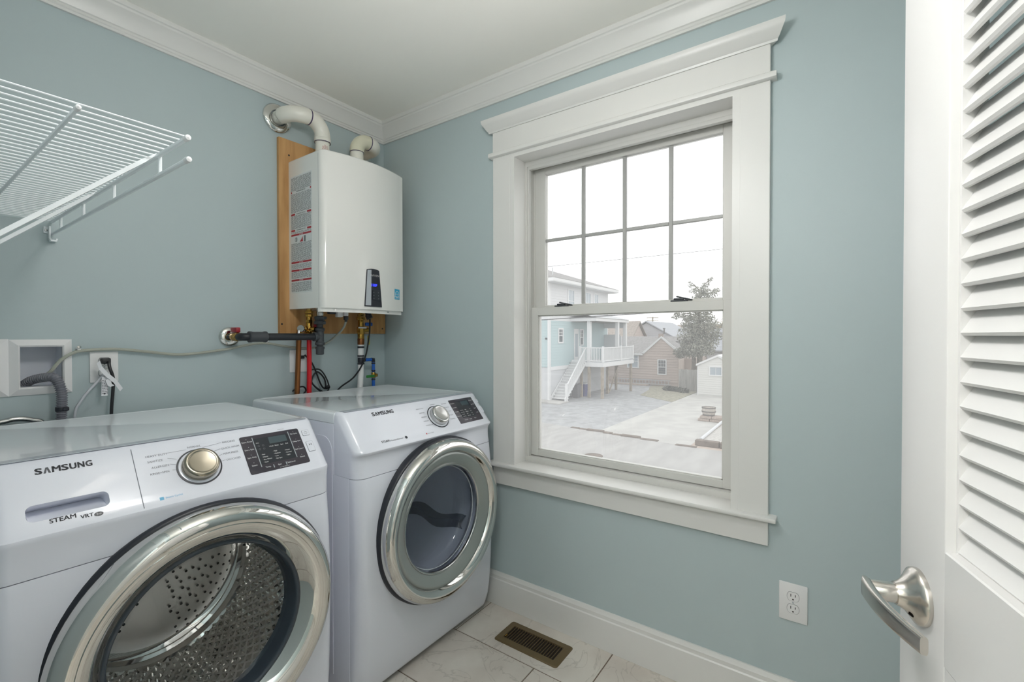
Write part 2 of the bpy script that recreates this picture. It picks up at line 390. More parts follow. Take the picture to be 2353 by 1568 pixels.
# lower sash (room side)
ls = MB(); A, B = -1.8085, -.937; LX0, LX1 = .096, .126
ls.bbox((LX0, A, .700), (LX1, A+.036, 1.391), .001, 1); ls.bbox((LX0, B-.037, .700), (LX1, B, 1.391), .001, 1)
ls.bbox((LX0, A+.036, .700), (LX1, B-.037, .728), .001, 1); ls.bbox((LX0, A+.036, 1.354), (LX1, B-.037, 1.391), .001, 1)
for q in ((A+.036, A+.040), (B-.041, B-.037)): ls.box((LX0+.008, q[0], .728), (LX1-.002, q[1], 1.354))
for z in ((.728, .732), (1.350, 1.354)): ls.box((LX0+.008, A+.036, z[0]), (LX1-.002, B-.037, z[1]))
lsash = ls.build('lower_sash', 'vinyl', win)
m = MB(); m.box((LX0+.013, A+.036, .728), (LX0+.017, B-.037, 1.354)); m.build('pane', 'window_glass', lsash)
for yy in (-1.093, -1.612):
    m = MB(); m.bbox((LX0-.001, yy-.030, 1.391), (LX0+.028, yy+.030, 1.397), .002, 1); m.bbox((LX0+.004, yy-.016, 1.397), (LX0+.026, yy+.020, 1.405), .003, 2)
    q = MB(); q.bbox((-.006, -.05, 0), (.006, .012, .006), .003, 2, M=Matrix.Translation((LX0+.014, yy, 1.406)) @ Matrix.Rotation(.25, 4, 'X') @ Matrix.Rotation(.5, 4, 'Z'))
    lk = m.build('sash_lock', 'iron', lsash, smooth=True); q.build('lock_lever', 'iron', lsash, smooth=True)  # dark material paints in the backlit shade of the locks
# upper sash
us = MB(); UX0, UX1 = .132, .162; A2, B2 = -1.81, -.938
us.bbox((UX0, A2, 1.375), (UX1, A2+.048, 2.045), .002, 1); us.bbox((UX0, B2-.054, 1.375), (UX1, B2, 2.045), .002, 1)
us.bbox((UX0, A2+.048, 1.375), (UX1, B2-.054, 1.402), .001, 1); us.bbox((UX0, A2+.048, 2.014), (UX1, B2-.054, 2.045), .001, 1)
usash = us.build('upper_sash', 'vinyl', win)
gy0, gy1, gz0, gz1 = -1.762, -.992, 1.402, 2.014
ys = [gy0+(gy1-gy0)*i/4 for i in range(5)]; zs = [gz0, 1.7065, gz1]
mat('muntin', 'A4A4A2', 0.4)
for i in (1, 2, 3): m = MB(); m.bbox((UX0+.008, ys[i]-.008, gz0), (UX1-.008, ys[i]+.008, gz1), .002, 1); m.build('muntin', 'muntin', usash)
for i in range(4): m = MB(); m.bbox((UX0+.008, ys[i]+(.008 if i else 0), zs[1]-.007), (UX1-.008, ys[i+1]-(.008 if i < 3 else 0), zs[1]+.007), .002, 1); m.build('muntin', 'muntin', usash)
for i in range(4):
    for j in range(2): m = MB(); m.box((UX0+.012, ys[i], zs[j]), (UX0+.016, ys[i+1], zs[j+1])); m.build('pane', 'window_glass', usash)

# ------------------------------------------------------------------ hall lamp and added room globe
def lamp(name, x, y, power, label, r=.16):
    t = thing(name, (x, y, ZC), label, 'lamp')
    m = MB(); m.lathe([(1e-4, 0), (r*1.06, 0), (r*1.06, -.012), (r, -.02), (1e-4, -.02)], Matrix.Translation((x, y, ZC-.0005)), 36); m.build('lamp_base', 'brushed', t, smooth=True)
    m = MB(); m.tube([(x, y, ZC-.02), (x, y, ZC-.27)], .008, 12); m.build('lamp_stem', 'brushed', t, smooth=True)
    m = MB(); m.sphere((x, y, ZC-.26-r*.95), r, n=36, k=20)
    mm = MATS['lamp_glass'].copy(); mm.name = 'lamp_glass_'+name; mm.node_tree.nodes['Principled BSDF'].inputs['Emission Strength'].default_value = power; m.build('lamp_shade', mm, t, smooth=True)
lamp('fill_globe', -1.15, -1.52, ROOM_FILL, 'unseen white globe added on a stem to light the laundry room and ceiling', .12)  # unseen globe added as room fill, hung low to brighten the ceiling
lamp('hall_lamp', -2.45, -1.9, HALL_LAMP, 'round white globe lamp on a short stem under the hall ceiling', .15)

# ------------------------------------------------------------------ washer and dryer
PT = Vector((0, -.641, -.768)); PN = Vector((0, -.768, .641)); P0 = Vector((0, -.630, .993))
def panM(x, s, off=0.0): return faceM(Vector((x, P0.y, P0.z))+PT*s+PN*off, (1, 0, 0), -PT)
FRONT = [(.020, -.712), (.06, -.722), (.10, -.730), (.25, -.742), (.50, -.750), (.68, -.742), (.7745, -.731)]
def yfront(z):
    for (z0, a), (z1, b) in zip(FRONT, FRONT[1:]):
        if z0 <= z <= z1: return a+(b-a)*(z-z0)/(z1-z0)
    return FRONT[-1][1]
DM = Matrix(((1, 0, 0, 0), (0, 0, -1, 0), (0, 1, 0, 0), (0, 0, 0, 1)))    # local z -> -y
def machine(kind, loc, rotz, W, dcx, dcz, label):
    wash = 'wash' in kind; fo = -.009 if wash else 0.0
    t = thing(kind, loc, label, 'washer' if 'wash' in kind else 'dryer', rotz=rotz, local=True)
    hole = MB(); hole.lathe([(1e-4, .30), (.262, .30), (.262, .90), (1e-4, .90)], Matrix.Translation((dcx, 0, dcz)) @ DM, 64)
    # cabinet
    m = MB(); m.loft([rr(0, W, -.683, 0, (.002, .002, .012, .012), z) for z in (.02, .7755)]); m.loft([rr(0, W, -.598, 0, (.002, .002, .012, .012), z) for z in (.7756, .953)])
    cab = m.build('cabinet', 'appliance', t, smooth=True, angle=50); cut(cab, hole)
    for x in (-.0015, W):
        m = MB(); P = []
        for (yy, zz) in [(-.07, .07), (-.59, .07)]: P.append((yy, zz))
        P += [(-.59+.055-.055*math.cos(a*PI/12), .85+.055*math.sin(a*PI/12)) for a in range(7)]; P += [(-.125+.055*math.sin(a*PI/12), .85+.055*math.cos(a*PI/12)) for a in range(7)]
        P[-1] = (-.07, .85); 
        MXm = Matrix(((0, 0, 1, x), (1, 0, 0, 0), (0, 1, 0, 0), (0, 0, 0, 1)))
        m.prism(P, 0, .0015, MXm); m.build('side_panel', 'appliance', t)
    for fx in (.06, W-.06):
        for fy in (-.06, -.62): m = MB(); m.lathe([(1e-4, 0), (.022, 0), (.022, .008), (.012, .012), (.012, .02), (1e-4, .02)], Matrix.Translation((fx, fy, 0)), 14); m.build('foot', 'dark_plastic', t, smooth=True)
    # lower front
    m = MB(); rr_ = []
    zz = [.020, .024, .03]+[.04+i*.045 for i in range(17)]; zz = [z for z in zz if z < .7745]+[.7745]
    for z in zz:
        ins = .006 if z == .020 else (.002 if z == .024 else 0)
        bw = max(0, (.12-z)/.10)**2*.012
        rr_.append(rr(ins+bw, W-ins-bw, yfront(z)+ins+fo, -.6835, (.04, .04, .001, .001), z, 8))
    m.loft(rr_); fp_ = m.build('front_panel', 'appliance', t, smooth=True, angle=50); cut(fp_, hole)
    # control panel: undercut lip, tilted face, rounded top edge
    pr = [(.7765, -.7305), (.80, -.727), (.822, -.7255), (.836, -.7262), (.847, -.7292), (.8525, -.7335), (.8575, -.7380), (.8630, -.7395), (.8680, -.7370)]
    if wash: pr = [(.7765, -.7400), (.80, -.7402), (.822, -.7410), (.838, -.7425), (.848, -.7442), (.8545, -.7450), (.8590, -.7440)]
    for s in ((.169,) if wash else ())+(.155, .12, .08, .04, .015): q = P0+PT*s; pr.append((q.z, q.y))
    pr += [(.9845, -.6345), (.9895, -.6285), (.9925, -.622), (.9935, -.616)]
    m = MB(); rr_ = []
    for i, (z, yf) in enumerate(pr):
        d = -.600-yf; r = min(.040, d*.8); ins = .010*max(0, (z-.97)/.0235)**2
        rr_.append(rr(ins, W-ins, yf, -.600, (r, r, .001, .001), z, 8))
    m.loft(rr_); cp_ = m.build('control_panel', 'appliance', t, smooth=True, angle=35); cut(cp_, hole)
    # lid
    m = MB(); m.loft([rr(i_, W-i_, -.5985+(i_ if i_ else 0)*.2, -i_, (.003, .003, .02, .02), z, 6) for z, i_ in ((.9545, 0), (.978, 0), (.986, .002), (.991, .006), (.9935, .013), (.9935, .024), (.9922, .027))])
    m.build('lid', 'appliance_top', t, smooth=True, angle=22)
    m = MB(); m.bbox((.022, -.628, .9925), (W-.022, -.5995, .9945), .0008, 1); m.build('lid_trim', 'lid_trim', t)
    # door: dark rim, chrome ring, inner ring, glass
    T = Matrix.Translation((dcx, 0, dcz)) @ DM
    door = MB(); R = .315
    if wash: door.lathe([(R-.03, .730), (R+.001, .733), (R+.004, .740), (R+.003, .752), (R-.003, .757), (R-.014, .757)], T, 96)
    else: door.lathe([(R-.03, .725), (R, .728), (R+.003, .740), (R+.002, .758), (R-.004, .764), (R-.016, .764)], T, 96)
    d_ = door.build('door', 'dark_plastic', t, smooth=True, angle=60)
    m = MB()
    if 'dry' in kind:
        m.lathe([(R-.004, .761), (R-.006, .780), (R-.013, .796), (R-.022, .803), (R-.034, .804), (R-.046, .799), (R-.054, .791), (R-.058, .784)], T, 96); m.build('chrome_ring', 'chrome', d_, smooth=True, angle=60)
        m = MB(); m.lathe([(.257, .784), (.254, .786), (.246, .785), (.228, .776), (.214, .768), (.210, .765)], T, 96); m.build('inner_ring', 'ring_grey', d_, smooth=True, angle=60)
        m = MB(); m.lathe([(.211, .764), (.209, .768), (.205, .768), (.202, .764), (.201, .756)], T, 96); m.build('window_bezel', 'steel', d_, smooth=True, angle=60)
        m = MB(); m.lathe([(.203, .762), (.200, .735), (.196, .700), (.188, .690), (.150, .686), (.001, .684)], T, 64); m.build('door_window', 'dryer_glass', d_, smooth=True, angle=40)
        m = MB(); m.lathe([(.2005, .7405), (.199, .742), (.1965, .740), (.1975, .738)], T, 64); m.build('window_edge', 'lid_trim', d_, smooth=True)
    else:
        m.lathe([(R-.003, .755), (R-.004, .770), (R-.008, .784), (R-.016, .797), (R-.027, .8045), (R-.037, .8055), (R-.046, .803)], T, 96); m.build('chrome_ring', 'chrome', d_, smooth=True, angle=60)
        m = MB(); m.lathe([(R-.046, .8025), (R-.047, .805), (R-.052, .8045), (.250, .799), (.236, .787), (.226, .776), (.219, .768)], T, 96); m.build('inner_ring', 'chrome', d_, smooth=True, angle=60)
        m = MB(); m.lathe([(.220, .767), (.217, .770), (.212, .769), (.208, .763), (.205, .750), (.202, .722), (.199, .715)], T, 96); m.build('window_bezel', 'bezel', d_, smooth=True, angle=60)
        m = MB(); m.lathe([(.2020, .728), (.190, .716), (.160, .703), (.110, .693), (.060, .688), (.001, .686)], T, 64); m.build('door_window', 'door_glass', d_, smooth=True, angle=60)
    # drum
    dr = MB(); dr.lathe([(.215, .715), (.235, .700), (.247, .690), (.250, .660), (.250, .330), (.238, .315), (.180, .308), (.001, .304)], T, 72)
    drum = dr.build('drum', 'drum_steel' if wash else 'drum_grey', t, smooth=True, angle=60)
    for k in ((0, 1, 2) if not wash else (0, 2)):
        a0 = math.radians((-30, 90, 210)[k] if not wash else (118, 0, 212)[k]); lf = MB()
        lf.loft([[Vector((r_*math.cos(a_), r_*math.sin(a_), .325+.35*i/12)) for r_, a_ in ((.249, aa-.12), (.222, aa-.06), (.208, aa), (.222, aa+.06), (.249, aa+.12))] for i, aa in [(i, a0+.05*math.sin(i*.7)) for i in range(13)]], caps=False, closed=False, M=T)
        lf.build('lifter', 'drum_steel' if wash else 'baffle_dark', drum, smooth=True, angle=50)
    if wash:
        m = MB(); m.lathe([(.250, .372), (.243, .366), (.245, .358), (.238, .350), (.240, .340), (.231, .334), (.233, .324), (.222, .318), (.214, .310)], T, 72); m.build('drum_rim', 'chrome', drum, smooth=True, angle=60)
    hs = MB(); rnd = random.Random(3)
    for ri in range(1, 12):
        rad = .03+ri*.0185; n = int(2*PI*rad/.030)
        for k in range(n):
            a = 2*PI*k/n+ri*.4
            if (a % (2*PI/3)) < .75: continue
            hs.lathe([(1e-4, .3125), (.0042, .3125)], T @ Matrix.Translation((rad*math.cos(a), rad*math.sin(a), 0)), 7)
    hs.build('drum_holes', 'drum_dark', drum, kind='stuff')
    if 'wash' in kind:
        bm_ = MB()
        for j in range(15):
            for k in range(58):
                a = 2*PI*(k+.5*(j % 2))/58; h = .378+j*.0205; c_, s_ = math.cos(a), math.sin(a)
                pts = []
                for da, dh in ((-.046, 0), (0, -.0095), (.046, 0), (0, .0095)): pts.append((.2495*math.cos(a+da), .2495*math.sin(a+da), h+dh))
                pts.append((.2385*c_, .2385*s_, h)); bm_.add(pts, [(0, 1, 4), (1, 2, 4), (2, 3, 4), (3, 0, 4)], T)
        bm_.build('drum_bumps', 'chrome', drum, kind='stuff')
    return t, cp_, d_

# ---- washer
WW = .720
wt, wcp, wdoor = machine('washing_machine', (-1.5427-.034, -.0678-.001, 0), math.radians(-1.6), WW, .348+.034, .520, 'white front-loading washing machine with steel drum seen through its round glass door')
ox = .034
def slotcut(cp_, x0, x1, s0, s1, d=.022):
    c = MB(); M_ = panM(0, 0); k = .012; pts = rr(x0, x1, -s1, -s0, k, 0)
    pts2 = rr(x0+.004, x1-.004, -s1+.001, -s0+.010, k*.8, 0)
    c.loft([[(p[0], p[1], .01) for p in pts], [(p[0], p[1], -.003) for p in pts], [(p[0], p[1], -.004-.034*(p[1]+s1)/(s1-s0)) for p in pts2]], M=M_); cut(cp_, c)
slotcut(wcp, .030+ox, .160+ox, .106, .143)
# the drawer's front: a seam round the left part of the panel
m = MB(); M_ = panM(0, 0)
dx = .2155+ox
m.box((dx-.0008, -.172, .0000), (dx+.0008, -.012, .0003), M_)
m.build('drawer_seam', 'seam', wcp)
def lettering(parent, items, M_, name='lettering', matn='ink'):
    q = MB()
    for it in items: letter(q, M=M_, **it)
    return q.build(name, matn, parent, kind='stuff')
def samsung(parent, x, s, width):
    q = MB(); M_ = panM(0, 0); h = width*.148; k = width/7.15; gl = 'S MSUNG'; xx = x
    for i, ch in enumerate(gl):
        if ch == ' ':
            b = .25*k; w_ = .90*k
            q.prism([(xx, -s), (xx+b*1.15, -s), (xx+w_/2, -s+h*.72), (xx+w_-b*1.15, -s), (xx+w_, -s), (xx+w_/2+b*.62, -s+h), (xx+w_/2-b*.62, -s+h)], 0, .0006, M_)
        else: letter(q, ch, M_, xx, -s, width=(.98 if ch == 'M' else .80)*k, height=h, bold=.11*k, z=.0006)
        xx += (1.14 if ch == 'M' else 1.02)*k
    return q.build('logo_lettering', 'ink', parent)
samsung(wcp, .0505+ox, .0375, .0925)
lettering(wcp, [dict(s='STEAM', x=.062+ox, y=-.1535, width=.040, bold=.0006), dict(s='VRT', x=.1085+ox, y=-.1590, width=.0205, bold=.0006)], M_, 'mode_lettering')
m = MB(); m.lathe([(1e-4, .0005), (.0062, .0005)], M_ @ Matrix.Translation((.138+ox, -.157, 0)) @ Matrix.Diagonal((1.25, .8, 1, 1)), 20); m.build('badge', 'dark_plastic', wcp)
lettering(wcp, [dict(s='he', x=.1345+ox, y=-.1595, width=.0075, bold=.0004, z=.0008)], M_, 'badge_lettering', 'ink_white')
def knob(parent, x, s, R, capmat, n=56, flat=False):
    K = panM(x, s); k_ = MB(); k_.lathe([(R*1.11, .0004), (R*1.10, .0012), (R*1.02, .0014)], K, n); r_ = k_.build('dial_ring', 'dark_plastic', parent, smooth=True)
    k_ = MB(); k_.lathe([(R*1.03, .0008), (R*1.01, .0030), (R*.92, .0035), (R*.88, .0035)], K, n); b_ = k_.build('dial_base', 'appliance', parent, smooth=True)
    k_ = MB(); k_.lathe([(R*.90, .003), (R*.88, .020), (R*.84, .025), (R*.78, .0268), (R*.70, .0272), (R*.68, .0266), (R*.60, .0260), (1e-4, .0252)], K, n)
    d_ = k_.build('dial', capmat, parent, smooth=True, angle=50)
    return d_
mat('dial_silver', 'A59E8F', 0.20, 1.0)
knob(wcp, .3445+ox, .0925, .046, 'dial_silver')
lettering(wcp, [dict(s='HEAVY DUTY', x=.2655+ox-.026, y=-.0425, height=.0052), dict(s='SANITIZE', x=.259+ox-.018, y=-.0575, height=.0052), dict(s='ALLERGEN', x=.262+ox-.016, y=-.0745, height=.0052), dict(s='RINSE+SPIN', x=.263+ox-.022, y=-.0915, height=.0052),
      dict(s='NORMAL', x=.329+ox, y=-.0355, height=.0052), dict(s='BEDDING', x=.411+ox, y=-.0375, height=.0052), dict(s='QUICK WASH', x=.404+ox, y=-.0555, height=.0050), dict(s='PERM PRESS', x=.405+ox, y=-.0725, height=.0050), dict(s='DELICATES', x=.4085+ox, y=-.0915, height=.0050)], M_, 'dial_lettering', 'ink_soft')
m = MB()
for a, b in (((.284, .0385), (.325, .0385)), ((.282, .0535), (.300, .060)), ((.284, .0705), (.296, .075)), ((.286, .0875), (.296, .090)), ((.362, .040), (.408, .0345)), ((.382, .058), (.402, .0525)), ((.392, .074), (.403, .0695)), ((.395, .090), (.406, .0885))):
    p0 = Vector((a[0]+ox, -a[1], .0004)); p1 = Vector((b[0]+ox, -b[1], .0004)); nn = Vector((-(p1-p0).y, (p1-p0).x, 0)).normalized()*.00035
    m.add([p0-nn, p1-nn, p1+nn, p0+nn], [(0, 1, 2, 3)], M_)
m.build('dial_lines', 'ink_soft', wcp, kind='stuff')
m = MB(); m.box((.2475+ox, -.1600, 0), (.2555+ox, -.1525, .0004), M_); m.build('steam_mark', 'ink_blue', wcp)
lettering(wcp, [dict(s='Steam Cycles', x=.2590+ox, y=-.1585, height=.0045)], M_, 'steam_lettering', 'ink_blue')
# display panel
def slab(x0, x1, s0, s1, h, r, mt, name, parent, z0=0.0):
    q = MB(); a_ = rr(x0, x1, -s1, -s0, r, 0); b_ = rr(x0+.0006, x1-.0006, -s1+.0006, -s0-.0006, r, 0)
    q.loft([[(p[0], p[1], z0) for p in a_], [(p[0], p[1], z0+h*.6) for p in a_], [(p[0], p[1], z0+h) for p in b_]], M=panM(0, 0)); return q.build(name, mt, parent, smooth=True, angle=30)
x0, x1, s0, s1 = .4545+ox, .6245+ox, .0295, .1495
dp = slab(x0, x1, s0, s1, .0012, .005, 'panel_black', 'display_panel', wcp)
sx, sy = (x1-x0), (s1-s0)
def U(u, v): return x0+u*sx, -(s0+v*sy)
c0 = U(.20, .10); c1 = U(.785, .80)
q = MB(); q.box((c0[0], c1[1], .0012), (c1[0], c0[1], .0014), M_); q.build('display_field', 'lcd_dark', dp)
a_, b_ = U(.44, .12), U(.745, .30); q = MB(); q.box((a_[0], b_[1], .0014), (b_[0], a_[1], .0018), M_); mat('lcd_screen', '46545A', 0.06); q.build('display_screen', 'lcd_screen', dp)
q = MB()
for u in (.185, .795): q = MB(); a_, b_ = U(u, .06), U(u+.012, .86 if u < .5 else .80); q.box((a_[0], b_[1], .0012), (b_[0], a_[1], .0022), M_); q.build('display_bar', 'lid_trim', dp)
for u, v in ((.375, .86), (.585, .86)): q = MB(); a_, b_ = U(u, v), U(u+.012, v+.08); q.box((a_[0], b_[1], .0012), (b_[0], a_[1], .0020), M_); q.build('display_bar', 'lid_trim', dp)
items = []
def put(s, u, v, h, c=True): p = U(u, v); items.append(dict(s=s, x=p[0], y=p[1], height=h, center=c, z=.0016))
for i, s in enumerate(('Extra Rinse', 'Extra Spin', 'Spin Only', 'Steam')): put(s, .095, .17+i*.21, .0042); put('-', .095, .10+i*.21, .006)
for i, s in enumerate(('My Cycle', 'Delay End', 'Self Clean+', 'Sound')): put(s, .895, .155+i*.225, .0040); put('-', .895, .095+i*.225, .005)
for i, s in enumerate(('Hot', 'Warm', 'Eco Warm', 'Cold')): put('· '+s, .245, .565+i*.068, .0036, False)
for i, s in enumerate(('High', 'Medium', 'Low', 'No Spin')): put('· '+s, .445, .53+i*.068, .0036, False)
for i, s in enumerate(('Heavy', 'Normal', 'Light')): put('· '+s, .635, .56+i*.068, .0036, False)
for u, s in ((.45, 'Wash'), (.54, 'Rinse'), (.63, 'Spin'), (.715, 'End')): put(s, u, .385, .0036)
for u, s in ((.29, 'Temp.'), (.48, 'Spin'), (.68, 'Soil Level')): put(s, u, .905, .0042)
put('Delay', .25, .235, .0024); put('3 sec for Child Lock', .55, .975, .0024)
lettering(dp, items, M_, 'display_lettering', 'ink_white')
q = MB()
for u, v in ((.255, .31), (.325, .31), (.255, .40), (.325, .40)):
    p = U(u, v); q.lathe([(.0028, .0016), (.0022, .0016)], M_ @ Matrix.Translation((p[0], p[1], 0)), 8)
q.build('display_icons', 'ink_soft', dp, kind='stuff')
for nm, x_, s_, w_, h_ in (('power_button', .6435, .050, .022, .020), ('start_button', .6435, .0985, .022, .036)):
    b_ = slab(x_+ox-w_/2, x_+ox+w_/2, s_-h_/2, s_+h_/2, .0010, .003, 'seam', nm, wcp); slab(x_+ox-w_/2+.0008, x_+ox+w_/2-.0008, s_-h_/2+.0008, s_+h_/2-.0008, .0006, .003, 'appliance', 'button_face', b_, z0=.0010)
    q = MB()
    if 'power' in nm: q.lathe([(.0048, .0020), (.0040, .0020)], M_ @ Matrix.Translation((x_+ox, -s_, 0)), 20); q.box((x_+ox-.0005, -s_+.001, .0020), (x_+ox+.0005, -s_+.0055, .0021), M_)
    else: q.add([(x_+ox-.004, -s_+.002, .0020), (x_+ox+.001, -s_+.0055, .0020), (x_+ox-.004, -s_+.009, .0020)], [(0, 1, 2)], M_); q.box((x_+ox+.002, -s_+.002, .0020), (x_+ox+.003, -s_+.009, .0021), M_); q.box((x_+ox+.004, -s_+.002, .0020), (x_+ox+.005, -s_+.009, .0021), M_)
    q.build('button_mark', 'ink_soft', b_)
lettering(wcp, [dict(s='Child Lock', x=.565+ox, y=-.0245, height=.0030)], M_, 'lock_lettering', 'ink_soft')

# ---- dryer
DW = .730; o2 = .044
dt, dcp, ddoor = machine('tumble_dryer', (-.775, -.085, 0), 0.0, DW, .335+o2, .540, 'white tumble dryer with chrome-ringed round door, standing in the corner under the water heater')
M_ = panM(0, 0)
samsung(dcp, .079+o2, .034, .0985)
lettering(dcp, [dict(s='STEAM', x=.064+o2, y=-.1455, width=.034, bold=.0006), dict(s='MoistureSensor', x=.1015+o2, y=-.1465, width=.060)], M_, 'mode_lettering')
m = MB(); m.lathe([(1e-4, .0005), (.0058, .0005)], M_ @ Matrix.Translation((.1755+o2, -.1440, 0)), 20); m.build('badge', 'dark_plastic', dcp)
knob(dcp, .3790+o2, .0870, .047, 'steel')
items2 = []
for i, s in enumerate(('HEAVY DUTY', 'SANITIZE', 'BEDDING', 'TIME DRY', 'WRINKLE AWAY')): items2.append(dict(s=s, x=.293+o2-.006*(i == 0), y=-.040-i*.0195, height=.0046))
items2.append(dict(s='NORMAL', x=.370+o2, y=-.0300, height=.0046))
for i, s in enumerate(('PERM PRESS', 'DELICATES', 'QUICK DRY', 'AIR FLUFF', 'TOWELS')): items2.append(dict(s=s, x=.437+o2-.004*(i in (0,)), y=-.035-i*.0195, width=.030))
lettering(dcp, items2, M_, 'dial_lettering', 'ink_soft')
m = MB(); m.box((.2735+o2, -.1520, 0), (.2790+o2, -.1460, .0004), M_); m.build('steam_mark', 'ink_red', dcp)
lettering(dcp, [dict(s='Steam Cycles', x=.2820+o2, y=-.1515, height=.0042)], M_, 'steam_lettering', 'ink_soft')
x0, x1, s0, s1 = .4810+o2, .6325+o2, .0215, .1425; sx, sy = (x1-x0), (s1-s0)
dp = slab(x0, x1, s0, s1, .0012, .003, 'panel_black', 'display_panel', dcp)
c0 = U(.20, .10); c1 = U(.785, .80); q = MB(); q.box((c0[0], c1[1], .0012), (c1[0], c0[1], .0014), M_); q.build('display_field', 'lcd_dark', dp)
a_, b_ = U(.44, .12), U(.745, .30); q = MB(); q.box((a_[0], b_[1], .0014), (b_[0], a_[1], .0018), M_); q.build('display_screen', 'lcd_screen', dp)
items = []
for i, s in enumerate(('Damp Alert', 'Anti-Static', 'Wrinkle', 'Mixed Load')): put(s, .095, .17+i*.18, .0040)
for i, s in enumerate(('My Cycle', 'Rack Dry', 'Alarm', 'Lamp')): put(s, .895, .155+i*.18, .0040)
for i, s in enumerate(('Very Dry', 'More Dry', 'Normal', 'Less Dry')): put(s, .245, .50+i*.085, .0038, False)
for i, s in enumerate(('High', 'Medium', 'Low', 'Ex. Low')): put(s, .445, .50+i*.085, .0038, False)
for i, s in enumerate(('60', '50', '40', '30')): put(s, .655, .50+i*.085, .0038, False)
for u, s in ((.29, 'Dryness'), (.48, 'Temp.'), (.68, 'Time')): put(s, u, .905, .0042)
lettering(dp, items, M_, 'display_lettering', 'ink_white')
for nm, x_, s_, w_, h_ in (('power_button', .655, .045, .020, .018), ('start_button', .655, .092, .020, .034)):
    b_ = slab(x_+o2-w_/2, x_+o2+w_/2, s_-h_/2, s_+h_/2, .0008, .003, 'appliance', nm, dcp)
    q = MB(); q.lathe([(.0045, .0010), (.0038, .0010)], M_ @ Matrix.Translation((x_+o2, -s_, 0)), 18); q.build('button_mark', 'ink_soft', b_)
# lettering pressed into the chrome ring is left out; a hinge cover sits on the right of each door

# ------------------------------------------------------------------ water heater
ply = MB(); ply.bbox((-.612, -.019, 1.271), (-.008, -.001, 2.176), .001, 1)
po = ply.build('plywood_board', 'plywood', label='tan plywood board screwed to the wall behind the water heater', cat='board')
for (px, py) in ((664, 357), (892, 760), (648, 745)):
    p = at(px, py, 'Y', -.0195) if px < 885 else Vector((-.03, -.0185, 1.30))
    m = MB(); m.lathe([(1e-4, .0015), (.004, .0015), (.0045, 0)], axisM((p.x, -.019, p.z), (0, -1, 0)), 8); m.build('screw', 'drum_dark', po)
ht = thing('water_heater', (-.35, -.02, 1.37), 'white wall-hung tankless water heater with dark control panel, in the corner above the dryer', 'water heater')
def hring(z, ins=0.0):
    L, R = -.566+ins, -.110-ins; o = [(L, -.019), (L, -.262)]
    r = .030-ins*.3
    for i in range(1, 9): a = PI+.5*PI*i/8*.93; o.append((L+r+r*math.cos(a), -.262+r*math.sin(a)))
    yb = o[-1][1]; xb = o[-1][0]; xe = R-.014
    for i in range(1, 17):
        t_ = i/16; x_ = xb+(xe-xb)*t_; o.append((x_, yb-(.036-ins*.5)*(1-(2*t_-1)**2) if t_ < 1 else yb))
    for i in range(1, 9): a = 1.5*PI+.5*PI*i/8; o.append((R-.014+.014*math.cos(a), yb+.014+.014*math.sin(a)))
    o.append((R, -.019)); return [(x_, min(y_+ins*.6, -.019), z) for x_, y_ in o]
m = MB(); m.loft([hring(1.384), hring(2.066), hring(2.073, .003), hring(2.0765, .008)]); hb = m.build('heater_body', 'heater_white', ht, smooth=True, angle=40)
def hfront(x):
    R_ = hring(0)
    best = min(range(10, 27), key=lambda i: abs(R_[i][0]-x)); return R_[best][1]
m = MB(); rng = [(p[0], p[1]+.012) for p in hring(0)[2:-1]]
mm_ = rng
m.loft([[(p[0], p[1], z) for p in mm_]+[(p[0], p[1]+.004, z) for p in reversed(mm_)] for z in (1.366, 1.386)]); fl_ = m.build('bottom_flange', 'heater_white', ht, smooth=True, angle=40)
for px, py in ((773, 712), (889, 718)):
    p = at(px, py, 'Y', -.30); m = MB(); m.lathe([(1e-4, .003), (.004, .003), (.0045, 0)], axisM((p.x, hfront(p.x)+.012, 1.376), (0, -1, 0)), 10); m.build('screw', 'steel', ht)
m = MB(); m.box((-.5662, -.2605, 1.39), (-.5659, -.2595, 2.06)); m.build('side_seam', 'seam', ht)
# label sheet on the left side
LS = faceM((-.5662, 0, 0), (0, -1, 0), (0, 0, 1))            # local x runs to the front, y up
lx0, lx1, lz0, lz1 = .040, .205, 1.462, 1.990
m = MB(); m.box((lx0-.006, lz0-.004, 0), (lx1+.006, lz1+.006, .0003), LS); lab = m.build('label_sheet', 'label_white', ht)
ink = MB(); red = MB(); whi = MB(); rnd = random.Random(5)
def line(u0, u1, v, th, mb_): mb_.box((lx0+(lx1-lx0)*u0, lz1-(lz1-lz0)*v-th, .0003), (lx0+(lx1-lx0)*u1, lz1-(lz1-lz0)*v, .0005), LS)
reds = [.495, .735, .805, .890]; shorts = [(.120, .05), (.315, .20), (.455, .20)]
v = .004
while v < .995:
    if not any(abs(v-r_-.006) < .014 for r_ in reds) and not any(abs(v-s_[0]-.005) < .012 for s_ in shorts) and not (.515 < v < .575):
        u = 0.0
        while u < .98:
            k = rnd.uniform(.03, .13); line(u, min(u+k, 1.0), v, .0022, ink); u += k+rnd.uniform(.008, .03)
    v += .0083
for r_ in reds: red_ = MB(); line(0, 1, r_, .0085, red_); red_.build('label_bar', 'print_red', lab); letter(whi, 'DANGER', LS, lx0+.082, lz1-(lz1-lz0)*r_-.0070, height=.0055, center=True, z=.0006)
for s_, k in shorts:
    for u0_, u1_ in ((0, k), (1-k, 1)): red_ = MB(); line(u0_, u1_, s_, .009, red_); red_.build('label_bar', 'print_red', lab)
    letter(ink, 'WARNING NOTICE', LS, lx0+.082, lz1-(lz1-lz0)*s_-.0070, height=.0058, center=True, z=.0005, bold=.0004)
